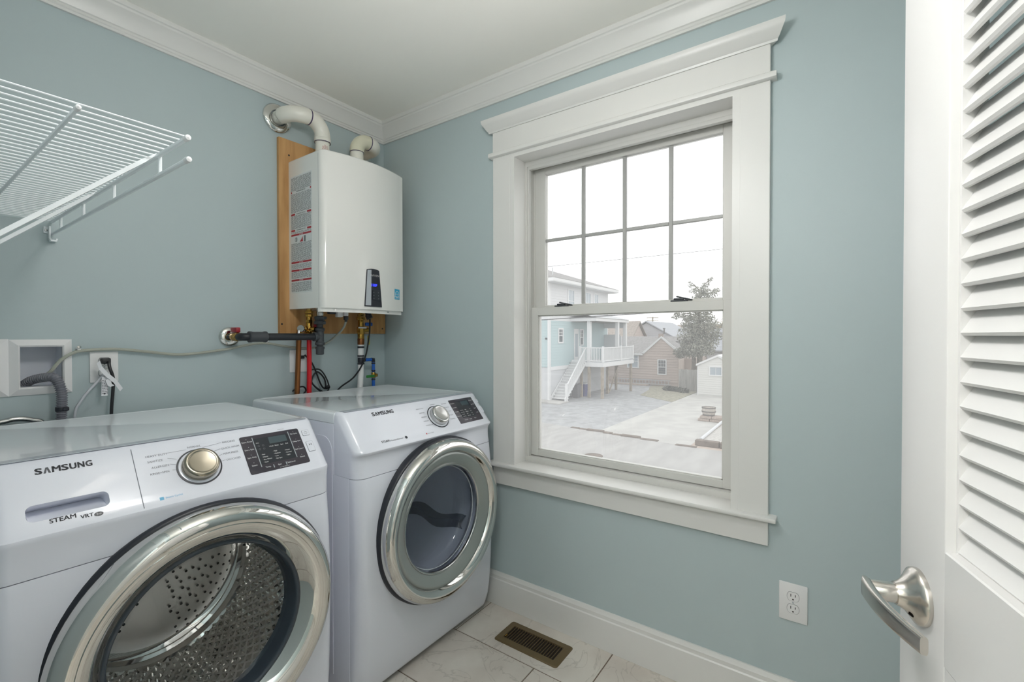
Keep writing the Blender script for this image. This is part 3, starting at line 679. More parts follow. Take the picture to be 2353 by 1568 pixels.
ink.lathe([(.011, .0005), (.009, .0005)], LS @ Matrix.Translation((lx0+.042, lz1-(lz1-lz0)*.545, 0)), 18); ink.box((lx0+.038, lz1-(lz1-lz0)*.56, .0004), (lx0+.046, lz1-(lz1-lz0)*.53, .0005), LS); ink.box((lx0+.105, lz1-(lz1-lz0)*.572, .0004), (lx0+.120, lz1-(lz1-lz0)*.522, .0005), LS)
red.add([(lx0+.070, lz1-(lz1-lz0)*.570, .0005), (lx0+.098, lz1-(lz1-lz0)*.570, .0005), (lx0+.096, lz1-(lz1-lz0)*.525, .0005), (lx0+.084, lz1-(lz1-lz0)*.550, .0005)], [(0, 1, 2, 3)], LS)
ink.build('label_lettering', 'print_grey', lab, kind='stuff'); red.build('warning_symbol', 'print_red', lab); whi.build('bar_lettering', 'ink_white', lab, kind='stuff')
# control panel on the front
zc0, zc1 = 1.400, 1.560
def fr(x, z, off=.0): return Vector((x, hfront_s(x)-off, z))
def hfront_s(x):
    R_ = [p for p in hring(0)[9:27]]
    for a, b in zip(R_, R_[1:]):
        if a[0] <= x <= b[0]: return a[1]+(b[1]-a[1])*(x-a[0])/(b[0]-a[0])
    return R_[-1][1]
pA = at(840, 704, 'Y', -.335); pB = at(878, 706, 'Y', -.33); pC = at(871, 620, 'Y', -.33); pD = at(845, 616, 'Y', -.335)
xa, xb, xc, xd = pA.x, pB.x, pC.x, pD.x; z0_, z1_ = pA.z, pD.z
def cpt(u, v, off): xl = xa+(xd-xa)*v; xr_ = xb+(xc-xb)*v; x_ = xl+(xr_-xl)*u; return fr(x_, z0_+(z1_-z0_)*(v-.03*max(0, v-.9)*10*abs(2*u-1)**2), off)
def cgrid(u0, u1, v0, v1, off, th, nu=6, nv=8):
    q = MB()
    q.loft([[cpt(u0+(u1-u0)*i/nu, v0+(v1-v0)*j/nv, off) for i in range(nu+1)]+[cpt(u0+(u1-u0)*i/nu, v0+(v1-v0)*j/nv, off+th) for i in range(nu, -1, -1)] for j in range(nv+1)]); return q
cpn = cgrid(0, 1, 0, 1, -.001, .005).build('heater_control', 'dark_plastic', ht, smooth=True, angle=40)
cgrid(.03, .34, .03, .97, .0042, .0006).build('control_highlight', 'lid_trim', cpn)
cgrid(.40, .92, .17, .44, .0042, .0014).build('keypad', 'lcd_dark', cpn)
mm2 = cpt(.36, .80, .0050); mx2 = cpt(.92, .80, .0050)
FM = faceM(mm2, mx2-mm2, (0, 0, 1)); q = MB(); letter(q, 'NAVIEN', FM, -.006, 0, width=(mx2-mm2).length+.006, bold=.0003); q.build('brand_lettering', 'ink_white', cpn)
mm2 = cpt(.36, .535, .0050); FM = faceM(mm2, mx2-mm2-Vector((0, 0, (mx2-mm2).z)), (0, 0, 1)); q = MB(); letter(q, '110F', FM, 0, 0, width=.030, bold=.0005); q.build('display_digits', 'display_blue', cpn)
for u in (.50, .80):
    for v in (.22, .30, .38): p = cpt(u, v, .0058); q = MB(); q.lathe([(1e-4, .0), (.0022, 0)], axisM(p, (0, -1, 0)), 8); q.build('key', 'ink_soft', cpn)
# sticker low on the right
p0_ = at(905, 688, 'Y', -.305); p1_ = at(918, 666, 'Y', -.300)
xs0, xs1 = p0_.x, p1_.x; ym = max(hfront_s(xs0), hfront_s(xs1)); SM = faceM((xs0, hfront_s(xs0)-.0008, p0_.z), (xs1-xs0, hfront_s(xs1)-hfront_s(xs0), 0), (0, 0, 1)); sw = math.hypot(xs1-xs0, hfront_s(xs1)-hfront_s(xs0)); sh = p1_.z-p0_.z
q = MB(); q.box((0, 0, 0), (sw, sh, .0004), SM); stk = q.build('energy_sticker', 'sticker_blue', ht)
q = MB(); q.lathe([(sw*.40, .0006), (sw*.34, .0006)], SM @ Matrix.Translation((sw*.5, sh*.48, 0)), 20); q.box((0, sh*.24, .0004), (sw, sh*.28, .0006), SM); letter(q, 'energy', SM, sw*.14, sh*.46, width=sw*.6, z=.0007, bold=.0003); letter(q, 'ENERGY STAR', SM, sw*.08, sh*.08, width=sw*.84, z=.0007); q.build('sticker_lettering', 'ink_white', stk)
# fittings under the body
for nm, px, py, ax_, sz, mt in (('gas_inlet', 735, 716, -.12, (.012, .02), 'steel'), ('connector_block', 762, 722, -.14, (.017, .014), 'dark_plastic'), ('connector_block', 779, 726, -.14, (.014, .024), 'plastic_white'), ('connector_block', 793, 724, -.12, (.012, .018), 'plastic_white')):
    p = at(px, py, 'Y', ax_); q = MB(); q.bbox((p.x-sz[0], ax_-.012, 1.384-sz[1]*1.4), (p.x+sz[0], ax_+.012, 1.386), .003, 2); q.build(nm, mt, ht, smooth=True)
p = at(850, 728, 'Y', -.15); q = MB(); q.lathe([(1e-4, .0), (.016, 0), (.016, .022), (.011, .026), (.011, .04)], axisM((p.x, -.15, p.z-.010), (-.25, .35, .9)), 18, ); q.build('drain_cap', 'dark_plastic', ht, smooth=True)

# ------------------------------------------------------------------ pipes around the heater
def P_(px, py, y=-.06): return at(px, py, 'Y', y)
def nut(q, p, r, h, d=(0, 0, 1), n=6): q.lathe([(r*.92, 0), (r, h*.15), (r, h*.85), (r*.92, h)], axisM(p, d), n, caps=True)
def cyl(q, p, r, h, d=(0, 0, 1), n=18): q.lathe([(r*.94, 0), (r, min(.002, h*.1)), (r, h-min(.002, h*.1)), (r*.94, h)], axisM(p, d), n, caps=True)
# exhaust pipe: escutcheon on the wall, elbow out, run to the right, elbow down into the heater
EX = thing('exhaust_pipe', (-.61, 0, 2.26), 'white plastic vent pipe bending from a chrome wall flange down into the heater top', 'pipe')
m = MB(); m.lathe([(.066, 0), (.066, .004), (.060, .010), (.046, .014), (.036, .014)], axisM((-.609, 0, 2.262), (0, -1, 0)), 40); m.build('wall_flange', 'chrome', EX, smooth=True, angle=50, label='chrome wall flange')
ey = -.125; vx = at(741, 330, 'Y', ey).x; rz = 2.264; pr_ = .0345
pts = [Vector((-.609, -.002, 2.262)), Vector((-.609, -.030, 2.262))]
pts += [Vector((-.609+.085-.085*math.cos(a), -.040-.085*math.sin(a), 2.262)) for a in [i*PI/2/8 for i in range(1, 9)]]
m = MB(); m.tube(pts[:2]+[Vector((-.609, -.045, 2.262))], .030, 24); m.build('pipe_stub', 'pvc', EX, smooth=True)
m = MB(); xe = vx-.085; e1 = [Vector((-.609+.075-.075*math.cos(a), -.050-(-ey-.050)*math.sin(a), 2.262+.004*math.sin(a))) for a in [i*PI/2/10 for i in range(11)]]
xe = max(vx-.072, e1[-1].x+.004); e1.append(Vector((xe, ey, 2.266))); m.tube(e1, pr_, 28); m.build('elbow', 'pvc', EX, smooth=True, angle=60)
m = MB(); m.tube([Vector((xe-.001, ey, 2.266)), Vector((xe+.004, ey, 2.266))], pr_+.0012, 28); m.build('primer_ring', 'primer_purple', EX, smooth=True, angle=60)
m = MB(); e2 = [Vector((xe+.003, ey, 2.266))]+[Vector((vx-.066+.066*math.sin(a), ey, 2.266-.066+.066*math.cos(a))) for a in [i*PI/2/10 for i in range(11)]]+[Vector((vx, ey, 2.172))]; m.tube(e2, [pr_]*11+[pr_+.001, pr_+.0015], 28)
m.lathe([(pr_+.0025, 2.172), (pr_+.0025, 2.188), (pr_, 2.190)], Matrix.Translation((vx, ey, 0)), 28); m.build('elbow', 'pvc', EX, smooth=True, angle=60)
m = MB(); m.lathe([(pr_+.0018, 2.169), (pr_+.0018, 2.1725)], Matrix.Translation((vx, ey, 0)), 28); m.build('primer_ring', 'primer_purple', EX, smooth=True)
m = MB(); m.tube([(vx, ey, 2.07), (vx, ey, 2.171)], .0315, 28); st = m.build('pipe_stub', 'pvc', EX, smooth=True, angle=60)
q = MB(); TM = faceM((vx, ey, 2.120), (0, 0, 1), (-.8, .6, 0)); 
for k in range(3):
    a = math.radians(-118+k*16); d = Vector((math.cos(a), math.sin(a), 0)); FMk = faceM(Vector((vx, ey, 2.130))+d*.0318, (0, 0, 1), Vector((0, 0, 1)).cross(d)*-1); letter(q, ('PVC', 'DWV', 'SCH')[k], FMk, 0, -.004, height=.007, z=.0004)
q.build('pipe_lettering', 'print_red', st)
# intake pipe: up out of the heater and back into the wall corner
IN = thing('intake_pipe', (-.24, -.14, 2.07), 'cream plastic vent pipe elbowing back to the wall in the room corner', 'pipe')
iy = -.15; ix = at(820, 350, 'Y', iy).x
m = MB(); m.tube([(ix, iy, 2.07), (ix, iy, 2.176)], .0315, 28); m.build('pipe_stub', 'pvc', IN, smooth=True)
m = MB(); m.lathe([(.0335, 2.174), (.0335, 2.178)], Matrix.Translation((ix, iy, 0)), 28); m.build('primer_ring', 'primer_purple', IN, smooth=True)
ex = ix+.095
m = MB(); m.tube([Vector((ix, iy, 2.177))]+[Vector((ix+.062-.062*math.cos(a), iy, 2.182+.062*math.sin(a))) for a in [i*PI/2/10 for i in range(11)]]+[Vector((ix+.068, iy, 2.244))], pr_, 28); m.build('elbow', 'pvc_cream', IN, smooth=True, angle=60)
m = MB(); m.tube([Vector((ix+.067, iy, 2.244)), Vector((ix+.071, iy, 2.244))], pr_+.0015, 28); m.build('primer_ring', 'primer_purple', IN, smooth=True)
m = MB(); m.tube([Vector((ix+.070, iy, 2.244))]+[Vector((ix+.072+.060*math.sin(a), iy+.060-.060*math.cos(a), 2.244-.004*math.sin(a))) for a in [i*PI/2/10 for i in range(11)]]+[Vector((ix+.132, -.002, 2.240))], pr_, 28); m.build('elbow', 'pvc', IN, smooth=True, angle=60)
m = MB(); m.lathe([(.066, 0), (.066, .004), (.060, .010), (.046, .014), (.036, .014)], axisM((ix+.132, 0, 2.240), (0, -1, 0)), 40); m.build('wall_flange', 'chrome', IN, smooth=True, angle=50)
# gas pipe
GP = thing('gas_pipe', (-.82, 0, 1.258), 'black iron gas pipe from a chrome flange with red valve to the heater', 'pipe')
gz = 1.256; gy = -.118; tx = at(735, 772, 'Y', gy).x
m = MB(); m.lathe([(.042, 0), (.042, .003), (.036, .010), (.020, .013), (.014, .013)], axisM((-.820, 0, gz), (0, -1, 0)), 36); m.build('wall_flange', 'chrome', GP, smooth=True, angle=50, label='chrome wall flange')
m = MB(); m.tube([(-.820, -.005, gz), (-.820, -.045, gz)], .0125, 16); m.build('nipple', 'iron', GP, smooth=True)
m = MB(); cyl(m, (-.820, -.040, gz), .018, .045, (0, -1, 0)); nut(m, (-.820, -.075, gz), .020, .016, (0, -1, 0)); m.build('valve_body', 'brass', GP, smooth=True, angle=30)
m = MB(); m.bbox((-.829, -.085, gz+.018), (-.811, -.030, gz+.040), .004, 2); m.build('valve_handle', 'valve_red', GP, smooth=True, label='red lever of the gas valve')
m = MB(); m.tube([Vector((-.820, -.088, gz)), Vector((-.820, -.096, gz))]+[Vector((-.820+.022-.022*math.cos(a), -.096-.022*math.sin(a), gz)) for a in [i*PI/2/8 for i in range(1, 9)]]+[Vector((-.765, gy, gz))], .0165, 18); m.build('elbow', 'pipe_black', GP, smooth=True, angle=60)
c0x, c1x = at(570, 772, 'Y', gy).x, at(613, 772, 'Y', gy).x
m = MB(); m.lathe([(.0185, 0), (.0235, .003), (.0235, .012), (.0215, .018), (.0215, c1x-c0x-.018), (.0235, c1x-c0x-.012), (.0235, c1x-c0x-.003), (.0185, c1x-c0x)], axisM((c0x, gy, gz), (1, 0, 0)), 20, caps=True); m.build('coupling', 'iron', GP, smooth=True, angle=35)
m = MB(); m.tube([(c1x-.004, gy, gz), (tx-.015, gy, gz)], .0160, 18); m.build('pipe_run', 'pipe_black', GP, smooth=True, angle=60)
m = MB(); cyl(m, (tx-.032, gy, gz), .0215, .012, (1, 0, 0)); m.tube([(tx-.024, gy, gz), (tx, gy, gz)], .018, 18)
m.lathe([(.0185, -.040), (.0215, -.038), (.0215, -.027), (.018, -.024), (.018, .026), (.0215, .029), (.0215, .040), (.0185, .042)], Matrix.Translation((tx, gy, gz)), 20, caps=True); m.build('tee', 'iron', GP, smooth=True, angle=35)
m = MB(); cyl(m, (tx, gy, gz-.052), .0140, .014); m.lathe([(.0135, -.085), (.018, -.083), (.0185, -.060), (.021, -.056), (.021, -.048), (.016, -.046)], Matrix.Translation((tx, gy, gz)), 18, caps=True); m.build('drip_cap', 'iron', GP, smooth=True, angle=35)
m = MB(); cyl(m, (tx, gy, gz+.040), .0150, .024); nut(m, (tx, gy, gz+.058), .027, .016, n=8); cyl(m, (tx, gy, gz+.074), .022, .012); nut(m, (tx+.004, gy, gz+.082), .028, .014, n=8); m.build('union', 'iron', GP, smooth=True, angle=30)
m = MB(); cyl(m, (tx, gy, gz+.096), .0150, .034); m.build('riser', 'steel', GP, smooth=True)
# hot side: brass valve set, red pipe, copper relief pipe
hx = P_(709, 830).x; hx1 = at(710, 720, 'Y', -.075).x
HW = thing('hot_water_pipe', (hx, -.07, .9), 'bright red water pipe under a brass valve below the heater', 'pipe')
zb = 1.262
m = MB(); m.tube([(hx-.002, -.062, .80), (hx, -.066, 1.10), (hx1, -.075, zb)], .0110, 16); m.build('pipe_run', 'pex_red', HW, smooth=True)
m = MB(); nut(m, (hx1, -.075, 1.365), .019, .012, n=8); nut(m, (hx1, -.075, 1.350), .018, .013, n=8); cyl(m, (hx1, -.075, 1.325), .013, .03); nut(m, (hx1, -.075, 1.318), .016, .018); cyl(m, (hx1, -.075, 1.268), .0145, .055)
cyl(m, (hx1, -.075, 1.282), .012, .055, (-1, 0, 0)); cyl(m, (hx1, -.075, 1.290), .013, .034, (.4, -.9, 0)); nut(m, (hx1, -.075, 1.262), .016, .012); cyl(m, (hx1, -.075, 1.376), .012, .012); m.build('brass_valve', 'brass', HW, smooth=True, angle=30)
m = MB(); m.bbox((hx1+.010, -.105, 1.300), (hx1+.030, -.093, 1.322), .003, 2); m.build('valve_handle', 'valve_red', HW, smooth=True)
cx_ = P_(684, 850).x
CO = thing('relief_pipe', (cx_, -.06, .9), 'brown copper relief pipe hanging left of the red pipe', 'pipe')
m = MB(); a_ = P_(683, 893); b_ = P_(687, 775); m.tube([Vector((a_.x-.012, -.06, .78)), a_, b_, Vector((b_.x+.002, -.062, 1.272))], .0115, 16); m.build('pipe_run', 'copper', CO, smooth=True)
pv = at(688, 757, 'Y', -.075)
m = MB(); cyl(m, (b_.x+.002, -.062, 1.262), .0145, .018); m.tube([(b_.x+.002, -.062, 1.275), (b_.x+.002, -.066, 1.290), (b_.x+.014, -.072, 1.296), (hx1-.020, -.075, 1.290)], .013, 14); m.build('relief_elbow', 'copper', CO, smooth=True, angle=60)
m = MB(); cyl(m, (pv.x+.018, -.078, pv.z), .0165, .034, (-.75, -.6, .1)); m.build('relief_valve', 'brushed', CO, smooth=True, angle=35)
m = MB(); m.bbox((pv.x-.020, -.098, pv.z-.022), (pv.x-.010, -.092, pv.z-.004), .002, 1); m.build('relief_lever', 'steel', CO)
# cold side
cy_ = -.075; cx0 = at(829, 740, 'Y', cy_).x
CW = thing('cold_water_pipe', (cx0, cy_, .9), 'white water pipe with black couplings hanging from a brass valve under the heater', 'pipe')
m = MB(); nut(m, (cx0, cy_, 1.362), .017, .012, n=8); nut(m, (cx0, cy_, 1.343), .021, .016, n=8); cyl(m, (cx0, cy_, 1.305), .0145, .04); nut(m, (cx0, cy_, 1.268), .020, .038, n=8); cyl(m, (cx0, cy_, 1.244), .0165, .028); cyl(m, (cx0, cy_, 1.290), .012, .052, (1, 0, 0)); cyl(m, (cx0, cy_, 1.374), .011, .014); m.build('brass_valve', 'brass', CW, smooth=True, angle=30)
m = MB(); m.bbox((cx0+.012, cy_-.028, 1.312), (cx0+.055, cy_-.016, 1.330), .004, 2); m.build('valve_handle', 'valve_blue', CW, smooth=True)
m = MB(); m.bbox((cx0+.030, cy_-.022, 1.212), (cx0+.041, cy_-.012, 1.262), .004, 2, ); m.build('drain_handle', 'valve_yellow', CW, smooth=True)
m = MB(); m.bbox((cx0-.030, cy_-.022, 1.2985), (cx0+.020, cy_-.020, 1.306), .0008, 1, M=None); m.build('valve_tag', 'paper', CW)
m = MB(); cyl(m, (cx0, cy_, 1.214), .0175, .032); m.build('copper_end', 'copper', CW, smooth=True, angle=40)
m = MB(); m.tube([(cx0-.006, cy_+.015, .78), (cx0-.001, cy_, 1.08), (cx0, cy_, 1.216)], .0150, 18); m.build('pipe_run', 'plastic_white', CW, smooth=True)
for z, h, r in ((1.196, .010, .0178), (1.150, .009, .0178), (1.110, .009, .0178), (1.118, .030, .0160)): m = MB(); cyl(m, (cx0, cy_, z), r, h); m.build('black_coupling', 'dark_plastic', CW, smooth=True, angle=40)
by = cy_; bx = at(858, 850, 'Y', by).x
BL = thing('blue_branch_pipe', (bx, by, 1.0), 'thin blue water pipe branching off right with a green lever valve', 'pipe')
m = MB(); m.tube([(cx0+.015, by, 1.133), (bx-.010, by, 1.133)], .0085, 12); m.tube([(bx, by, 1.124), (bx, by, 1.062)], .0085, 12); m.tube([(bx, by, 1.036), (bx, by, .80)], .0085, 12); m.build('pipe_run', 'pex_blue', BL, smooth=True)
m = MB(); m.tube([(bx-.014, by, 1.133), (bx, by, 1.133), (bx, by, 1.118)], .0098, 12)
for z in (1.108, 1.068, 1.022): cyl(m, (bx, by, z), .0102, .008)
cyl(m, (cx0+.016, by, 1.133), .0105, .008, (1, 0, 0)); m.build('crimp_ring', 'dark_plastic', BL, smooth=True, angle=40)
m = MB(); cyl(m, (bx, by, 1.034), .0115, .030); cyl(m, (bx, by, 1.048), .009, .022, (.5, -.85, 0)); m.build('valve_body', 'brass', BL, smooth=True, angle=35)
m = MB(); m.bbox((bx-.058, by-.022, 1.038), (bx-.006, by-.012, 1.052), .004, 2); m.build('valve_lever', 'valve_green', BL, smooth=True)
# clear condensate tube along the wall
tp = [P_(x, y, -.018) for x, y in ((205, 805), (270, 803), (340, 809), (420, 815), (520, 803), (570, 793), (610, 789), (660, 797), (715, 801), (750, 789))]
tb = [Vector((-1.405, .055, 1.106)), Vector((-1.392, .025, 1.125)), P_(112, 858, -.012), P_(140, 828, -.020), P_(172, 810, -.022)]+tp+[P_(775, 770, -.05), P_(790, 752, -.09), P_(795, 738, -.115)]
CT = thing('condensate_tube', tb[5], 'thin clear drain tube looping along the wall from the heater to the washer box', 'tube')
m = MB(); m.tube(bez(tb, 8), .0054, 10); m.build('tube', 'clear_tube', CT, smooth=True)
ct = P_(795, 738, -.115); m = MB(); cyl(m, (ct.x, -.115, ct.z-.004), .007, .012); nut(m, (ct.x, -.115, ct.z+.006), .012, .016, n=10); cyl(m, (ct.x, -.115, ct.z+.02), .009, .03); m.build('tube_fitting', 'iron', CT, smooth=True, angle=30)
def clip(px, py, i, lab):
    p = P_(px, py, 0); t = thing('cable_clip', (p.x, 0, p.z), lab, 'clip'); q = MB(); q.bbox((p.x-.008, -.026, p.z-.002), (p.x+.002, 0, p.z+.006), .002, 1); q.build('clip_strap', 'plastic_white', t)
    q = MB(); q.lathe([(1e-4, .004), (.005, .0035), (.006, 0)], axisM((p.x-.003, -.026, p.z+.008), (0, -1, 0)), 10); q.build('nail', 'steel', t, smooth=True)
clip(180, 803, 0, 'small nail clip holding the clear tube right of the washer box')
clip(609, 787, 1, 'small nail clip holding the clear tube below the black gas pipe')
# wall plate behind the copper pipe, with loops of black cord
PL = thing('blank_wall_plate', (-.50, 0, 1.14), 'white wall plate half hidden behind the copper and red pipes', 'wall plate')
m = MB(); m.bbox((-.5585, -.006, 1.086), (-.4565, 0, 1.193), .002, 2); m.build('plate', 'plastic_white', PL, smooth=True)
m = MB(); m.bbox((-.515, -.020, 1.150), (-.492, -.006, 1.166), .003, 2); m.build('plug', 'cord_black', PL, smooth=True)
hc = [at(850, 748, 'Y', -.13), at(848, 775, 'Y', -.125), at(838, 825, 'Y', -.11), at(815, 865, 'Y', -.085), at(785, 888, 'Y', -.05), at(765, 905, 'Y', -.035), at(740, 900, 'Y', -.03), at(716, 878, 'Y', -.03), at(728, 855, 'Y', -.03), at(745, 870, 'Y', -.03), at(748, 892, 'Y', -.03), at(738, 885, 'Y', -.03), at(722, 845, 'Y', -.026), at(712, 828, 'Y', -.024), at(700, 816, 'Y', -.018)]
HC = thing('heater_power_cord', hc[4], 'black power cord looping from the heater to the plate behind the red pipe', 'cord')
m = MB(); m.tube(bez([Vector((hc[0].x, -.13, 1.392))]+hc, 8), .0040, 8); m.build('cord', 'cord_black', HC, smooth=True)
lp = [at(x, y, 'Y', -.035) for x, y in ((716, 850), (735, 850), (749, 868), (756, 892), (745, 903), (728, 893), (712, 876))]
m = MB(); m.tube(bez(lp, 8), .0036, 8); m.build('cord', 'cord_black', HC, smooth=True)
k_ = at(752, 890, 'Y', -.032); m = MB(); m.tube([k_+Vector((-.012, -.004, -.002)), k_+Vector((.008, -.004, .003))], .009, 8); m.build('cord_tie', 'cord_black', HC, smooth=True)
lp = [at(x, y, 'Y', -.03) for x, y in ((672, 900), (682, 892), (697, 889), (703, 898), (694, 908))]
m = MB(); m.tube(bez(lp, 6), .0036, 8); m.build('cord', 'cord_black', HC, smooth=True)

# ------------------------------------------------------------------ washer boxes, outlet and hoses on the back wall
for i, (bx0, bx1, bz0, bz1) in enumerate(BOX):
    t = thing('washer_outlet_box', ((bx0+bx1)/2, 0, bz0), ('white recessed laundry outlet next to the one with the drain hose', 'white recessed laundry outlet holding the grey drain hose')[i], 'outlet box', 'washer boxes in the wall')
    a, b = .022, .012; o_ = [(bx0, bz0), (bx1, bz0), (bx1, bz1), (bx0, bz1)]; n_ = [(bx0+.005, bz0+.006), (bx1-.005, bz0+.006), (bx1-.005, bz1-.006), (bx0+.005, bz1-.006)]
    i_ = [(bx0+.024, bz0+.026), (bx1-.024, bz0+.026), (bx1-.024, bz1-.024), (bx0+.024, bz1-.024)]
    m = MB(); m.loft([[(x, 0, z) for x, z in o_], [(x, -.004, z) for x, z in o_], [(x, -.014, z) for x, z in [(bx0+.020, bz0+.021), (bx1-.020, bz0+.021), (bx1-.020, bz1-.019), (bx0+.020, bz1-.019)]], [(x, -.010, z) for x, z in i_], [(x, .004, z) for x, z in i_]], caps=False); m.build('box_rim', 'plastic_white', t)
    m = MB(); x0_, x1_, z0_2, z1_2 = bx0+.023, bx1-.023, bz0+.025, bz1-.023
    m.box((x0_, .085, z0_2), (x1_, .088, z1_2)); m.box((x0_-.001, .0, z0_2), (x0_+.001, .086, z1_2)); m.box((x1_-.001, 0, z0_2), (x1_+.001, .086, z1_2)); m.box((x0_, 0, z0_2-.001), (x1_, .086, z0_2+.001)); m.box((x0_, 0, z1_2-.001), (x1_, .086, z1_2+.001)); m.build('box_inside', 'box_inside', t)
hp = [Vector((-1.420, .050, 1.100)), Vector((-1.402, .020, 1.118)), P_(118, 867, -.030), P_(134, 880, -.044), P_(142, 905, -.050), P_(142, 930, -.048), P_(141, 965, -.045), Vector((-1.352, -.043, .80))]
DH = thing('drain_hose', hp[3], 'ribbed dark grey drain hose bending out of the washer box down behind the washer', 'hose')
c_ = bez(hp, 10); d_ = [c_[0]]; acc = 0
fine = bez(hp, 60); cum = [0]
for a, b in zip(fine, fine[1:]): cum.append(cum[-1]+(b-a).length)
L_ = cum[-1]; N_ = int(L_/.0018); pts = []; rs = []; j = 0
for i in range(N_+1):
    s_ = L_*i/N_
    while j < len(cum)-2 and cum[j+1] < s_: j += 1
    k = (s_-cum[j])/max(1e-9, cum[j+1]-cum[j]); pts.append(fine[j].lerp(fine[j+1], min(1, k))); rs.append(.0145 if (i % 4) < 2 else .0114)
m = MB(); m.tube(pts, rs, 14); m.build('hose', 'hose_grey', DH, smooth=True, angle=25)
p = P_(141, 940, -.048); m = MB(); m.lathe([(.0142, 0), (.0150, .002), (.0150, .012), (.0142, .014)], axisM(p-Vector((0, 0, .007)), (0, 0, 1)), 20); m.bbox((p.x, p.y-.018, p.z-.006), (p.x+.016, p.y-.010, p.z+.006), .002, 1); m.build('hose_band', 'dark_plastic', DH, smooth=True, angle=40)
sp = [Vector((-1.60, -.035, .985)), P_(0, 971, -.035), P_(25, 965, -.035), P_(50, 963, -.035), P_(75, 966, -.035), P_(100, 975, -.035), Vector((-1.37, -.035, .90))]
SH = thing('supply_hose', sp[3], 'braided steel supply hose arching behind the washer beside the ribbed drain hose', 'hose')
m = MB(); m.tube(bez(sp, 8), .0078, 12); m.build('hose', 'steel', SH, smooth=True)
def outlet(name, M, label, w_, h_, cat='outlet', parent=None):
    """duplex receptacle; M has its local z out of the wall, origin at the plate's centre"""
    t = thing(name, M.translation, label, cat)
    q = MB(); q.bbox((-w_/2, -h_/2, 0), (w_/2, h_/2, .006), .003, 2, M=M); q.build('plate', 'plastic_white', t, smooth=True)
    for s in (1, -1):
        q = MB(); ring = [(.0165*math.cos(a), s*.0195+max(-.0140, min(.0140, .0175*math.sin(a)))) for a in [2*PI*i/32 for i in range(32)]]
        q.prism([(x*1.05, s*.0195+(y-s*.0195)*1.06) for x, y in ring], .0060, .0062, M); fo = q.build('receptacle_gap', 'ink', t)
        q = MB(); q.prism(ring, .0060, .0072, M); rc = q.build('receptacle', 'plastic_white', t)
        q = MB()
        for x, hh in ((-.0062, .0045), (.0062, .0036)): q.box((x-.0010, s*.0195+.0010-hh+.003, .0071), (x+.0010, s*.0195+.0010+hh+.003, .0074), M)
        q.lathe([(1e-4, .0074), (.0024, .0074)], M @ Matrix.Translation((0, s*.0195-.0085, 0)), 12); q.build('slots', 'slot_dark', rc)
    q = MB(); q.lathe([(1e-4, .0072), (.0022, .0070), (.0026, .0060)], M, 10); q.build('plate_screw', 'lid_trim', t, smooth=True)
    return t
outlet('wall_outlet', faceM((0, -2.002, .404), (0, -1, 0), (0, 0, 1)), 'white duplex outlet low on the wall right of the window', .079, .122)
outlet('wall_outlet', faceM((-1.230, 0, 1.151), (1, 0, 0), (0, 0, 1)), 'white duplex outlet above the washer with two cords plugged in', .078, .108)
p = P_(242, 829, -.020); BC = thing('washer_power_cord', (p.x, -.02, p.z), 'black power cord with its plug in the outlet above the washer', 'cord')
m = MB(); m.bbox((p.x-.013, -.034, p.z-.011), (p.x+.013, -.007, p.z+.009), .004, 2); m.build('plug', 'cord_black', BC, smooth=True)
m = MB(); m.tube(bez([Vector((p.x+.006, -.036, p.z-.004)), P_(252, 845, -.045), P_(260, 870, -.050), P_(259, 905, -.050), P_(256, 950, -.048), Vector((-1.225, -.045, .80))], 8), .0050, 10); m.build('cord', 'cord_black', BC, smooth=True)
p = P_(238, 856, -.02); GC = thing('grey_power_cord', (p.x, -.02, p.z), 'light grey cord hanging left from the lower socket above the washer', 'cord')
m = MB(); m.bbox((p.x-.011, -.030, p.z-.010), (p.x+.013, -.007, p.z+.010), .004, 2); m.build('plug', 'plastic_white', GC, smooth=True)
m = MB(); m.tube(bez([P_(239, 860, -.030), P_(228, 873, -.038), P_(205, 897, -.042), P_(184, 925, -.043), P_(172, 955, -.043), Vector((-1.322, -.042, .82))], 8), .0042, 10); m.build('cord', 'cord_grey', GC, smooth=True)
m = MB()
TG = thing('cord_tag', P_(240, 890, -.05), 'white printed paper tags hanging on the cords above the washer', 'tag')
def strip(pts, wv, name):
    q = MB(); wv = Vector(wv); pts = [Vector(p_) for p_ in pts]
    th = Vector((0, -.0006, 0)); q.loft([[p_-wv, p_+wv, p_+wv+th, p_-wv+th] for p_ in pts]); return q.build(name, 'paper', TG)
strip([P_(226, 832, -.046), P_(231, 846, -.056), P_(246, 862, -.058), P_(264, 876, -.058), P_(279, 896, -.055)], (.004, 0, .005), 'tag_strip')
tg = strip([P_(241, 866, -.048), P_(241, 880, -.050), P_(240, 910, -.050)], (.0085, 0, 0), 'tag_card')
q = MB(); rnd = random.Random(2); a_ = P_(241, 872, -.0515)
for k in range(9):
    zz = a_.z-.005-k*.0055; u = -.007
    while u < .006: k2 = rnd.uniform(.0015, .004); q.box((a_.x+u, -.0518, zz), (a_.x+u+k2, -.0515, zz+.0022)); u += k2+rnd.uniform(.001, .003)
q.lathe([(1e-4, 0), (.003, 0)], axisM((a_.x-.001, -.0518, P_(240, 905, -.05).z), (0, -1, 0)), 10); q.build('tag_print', 'ink', tg)
strip([P_(247, 872, -.054), P_(252, 884, -.056), P_(258, 888, -.055)], (.006, 0, .002), 'tag_card')

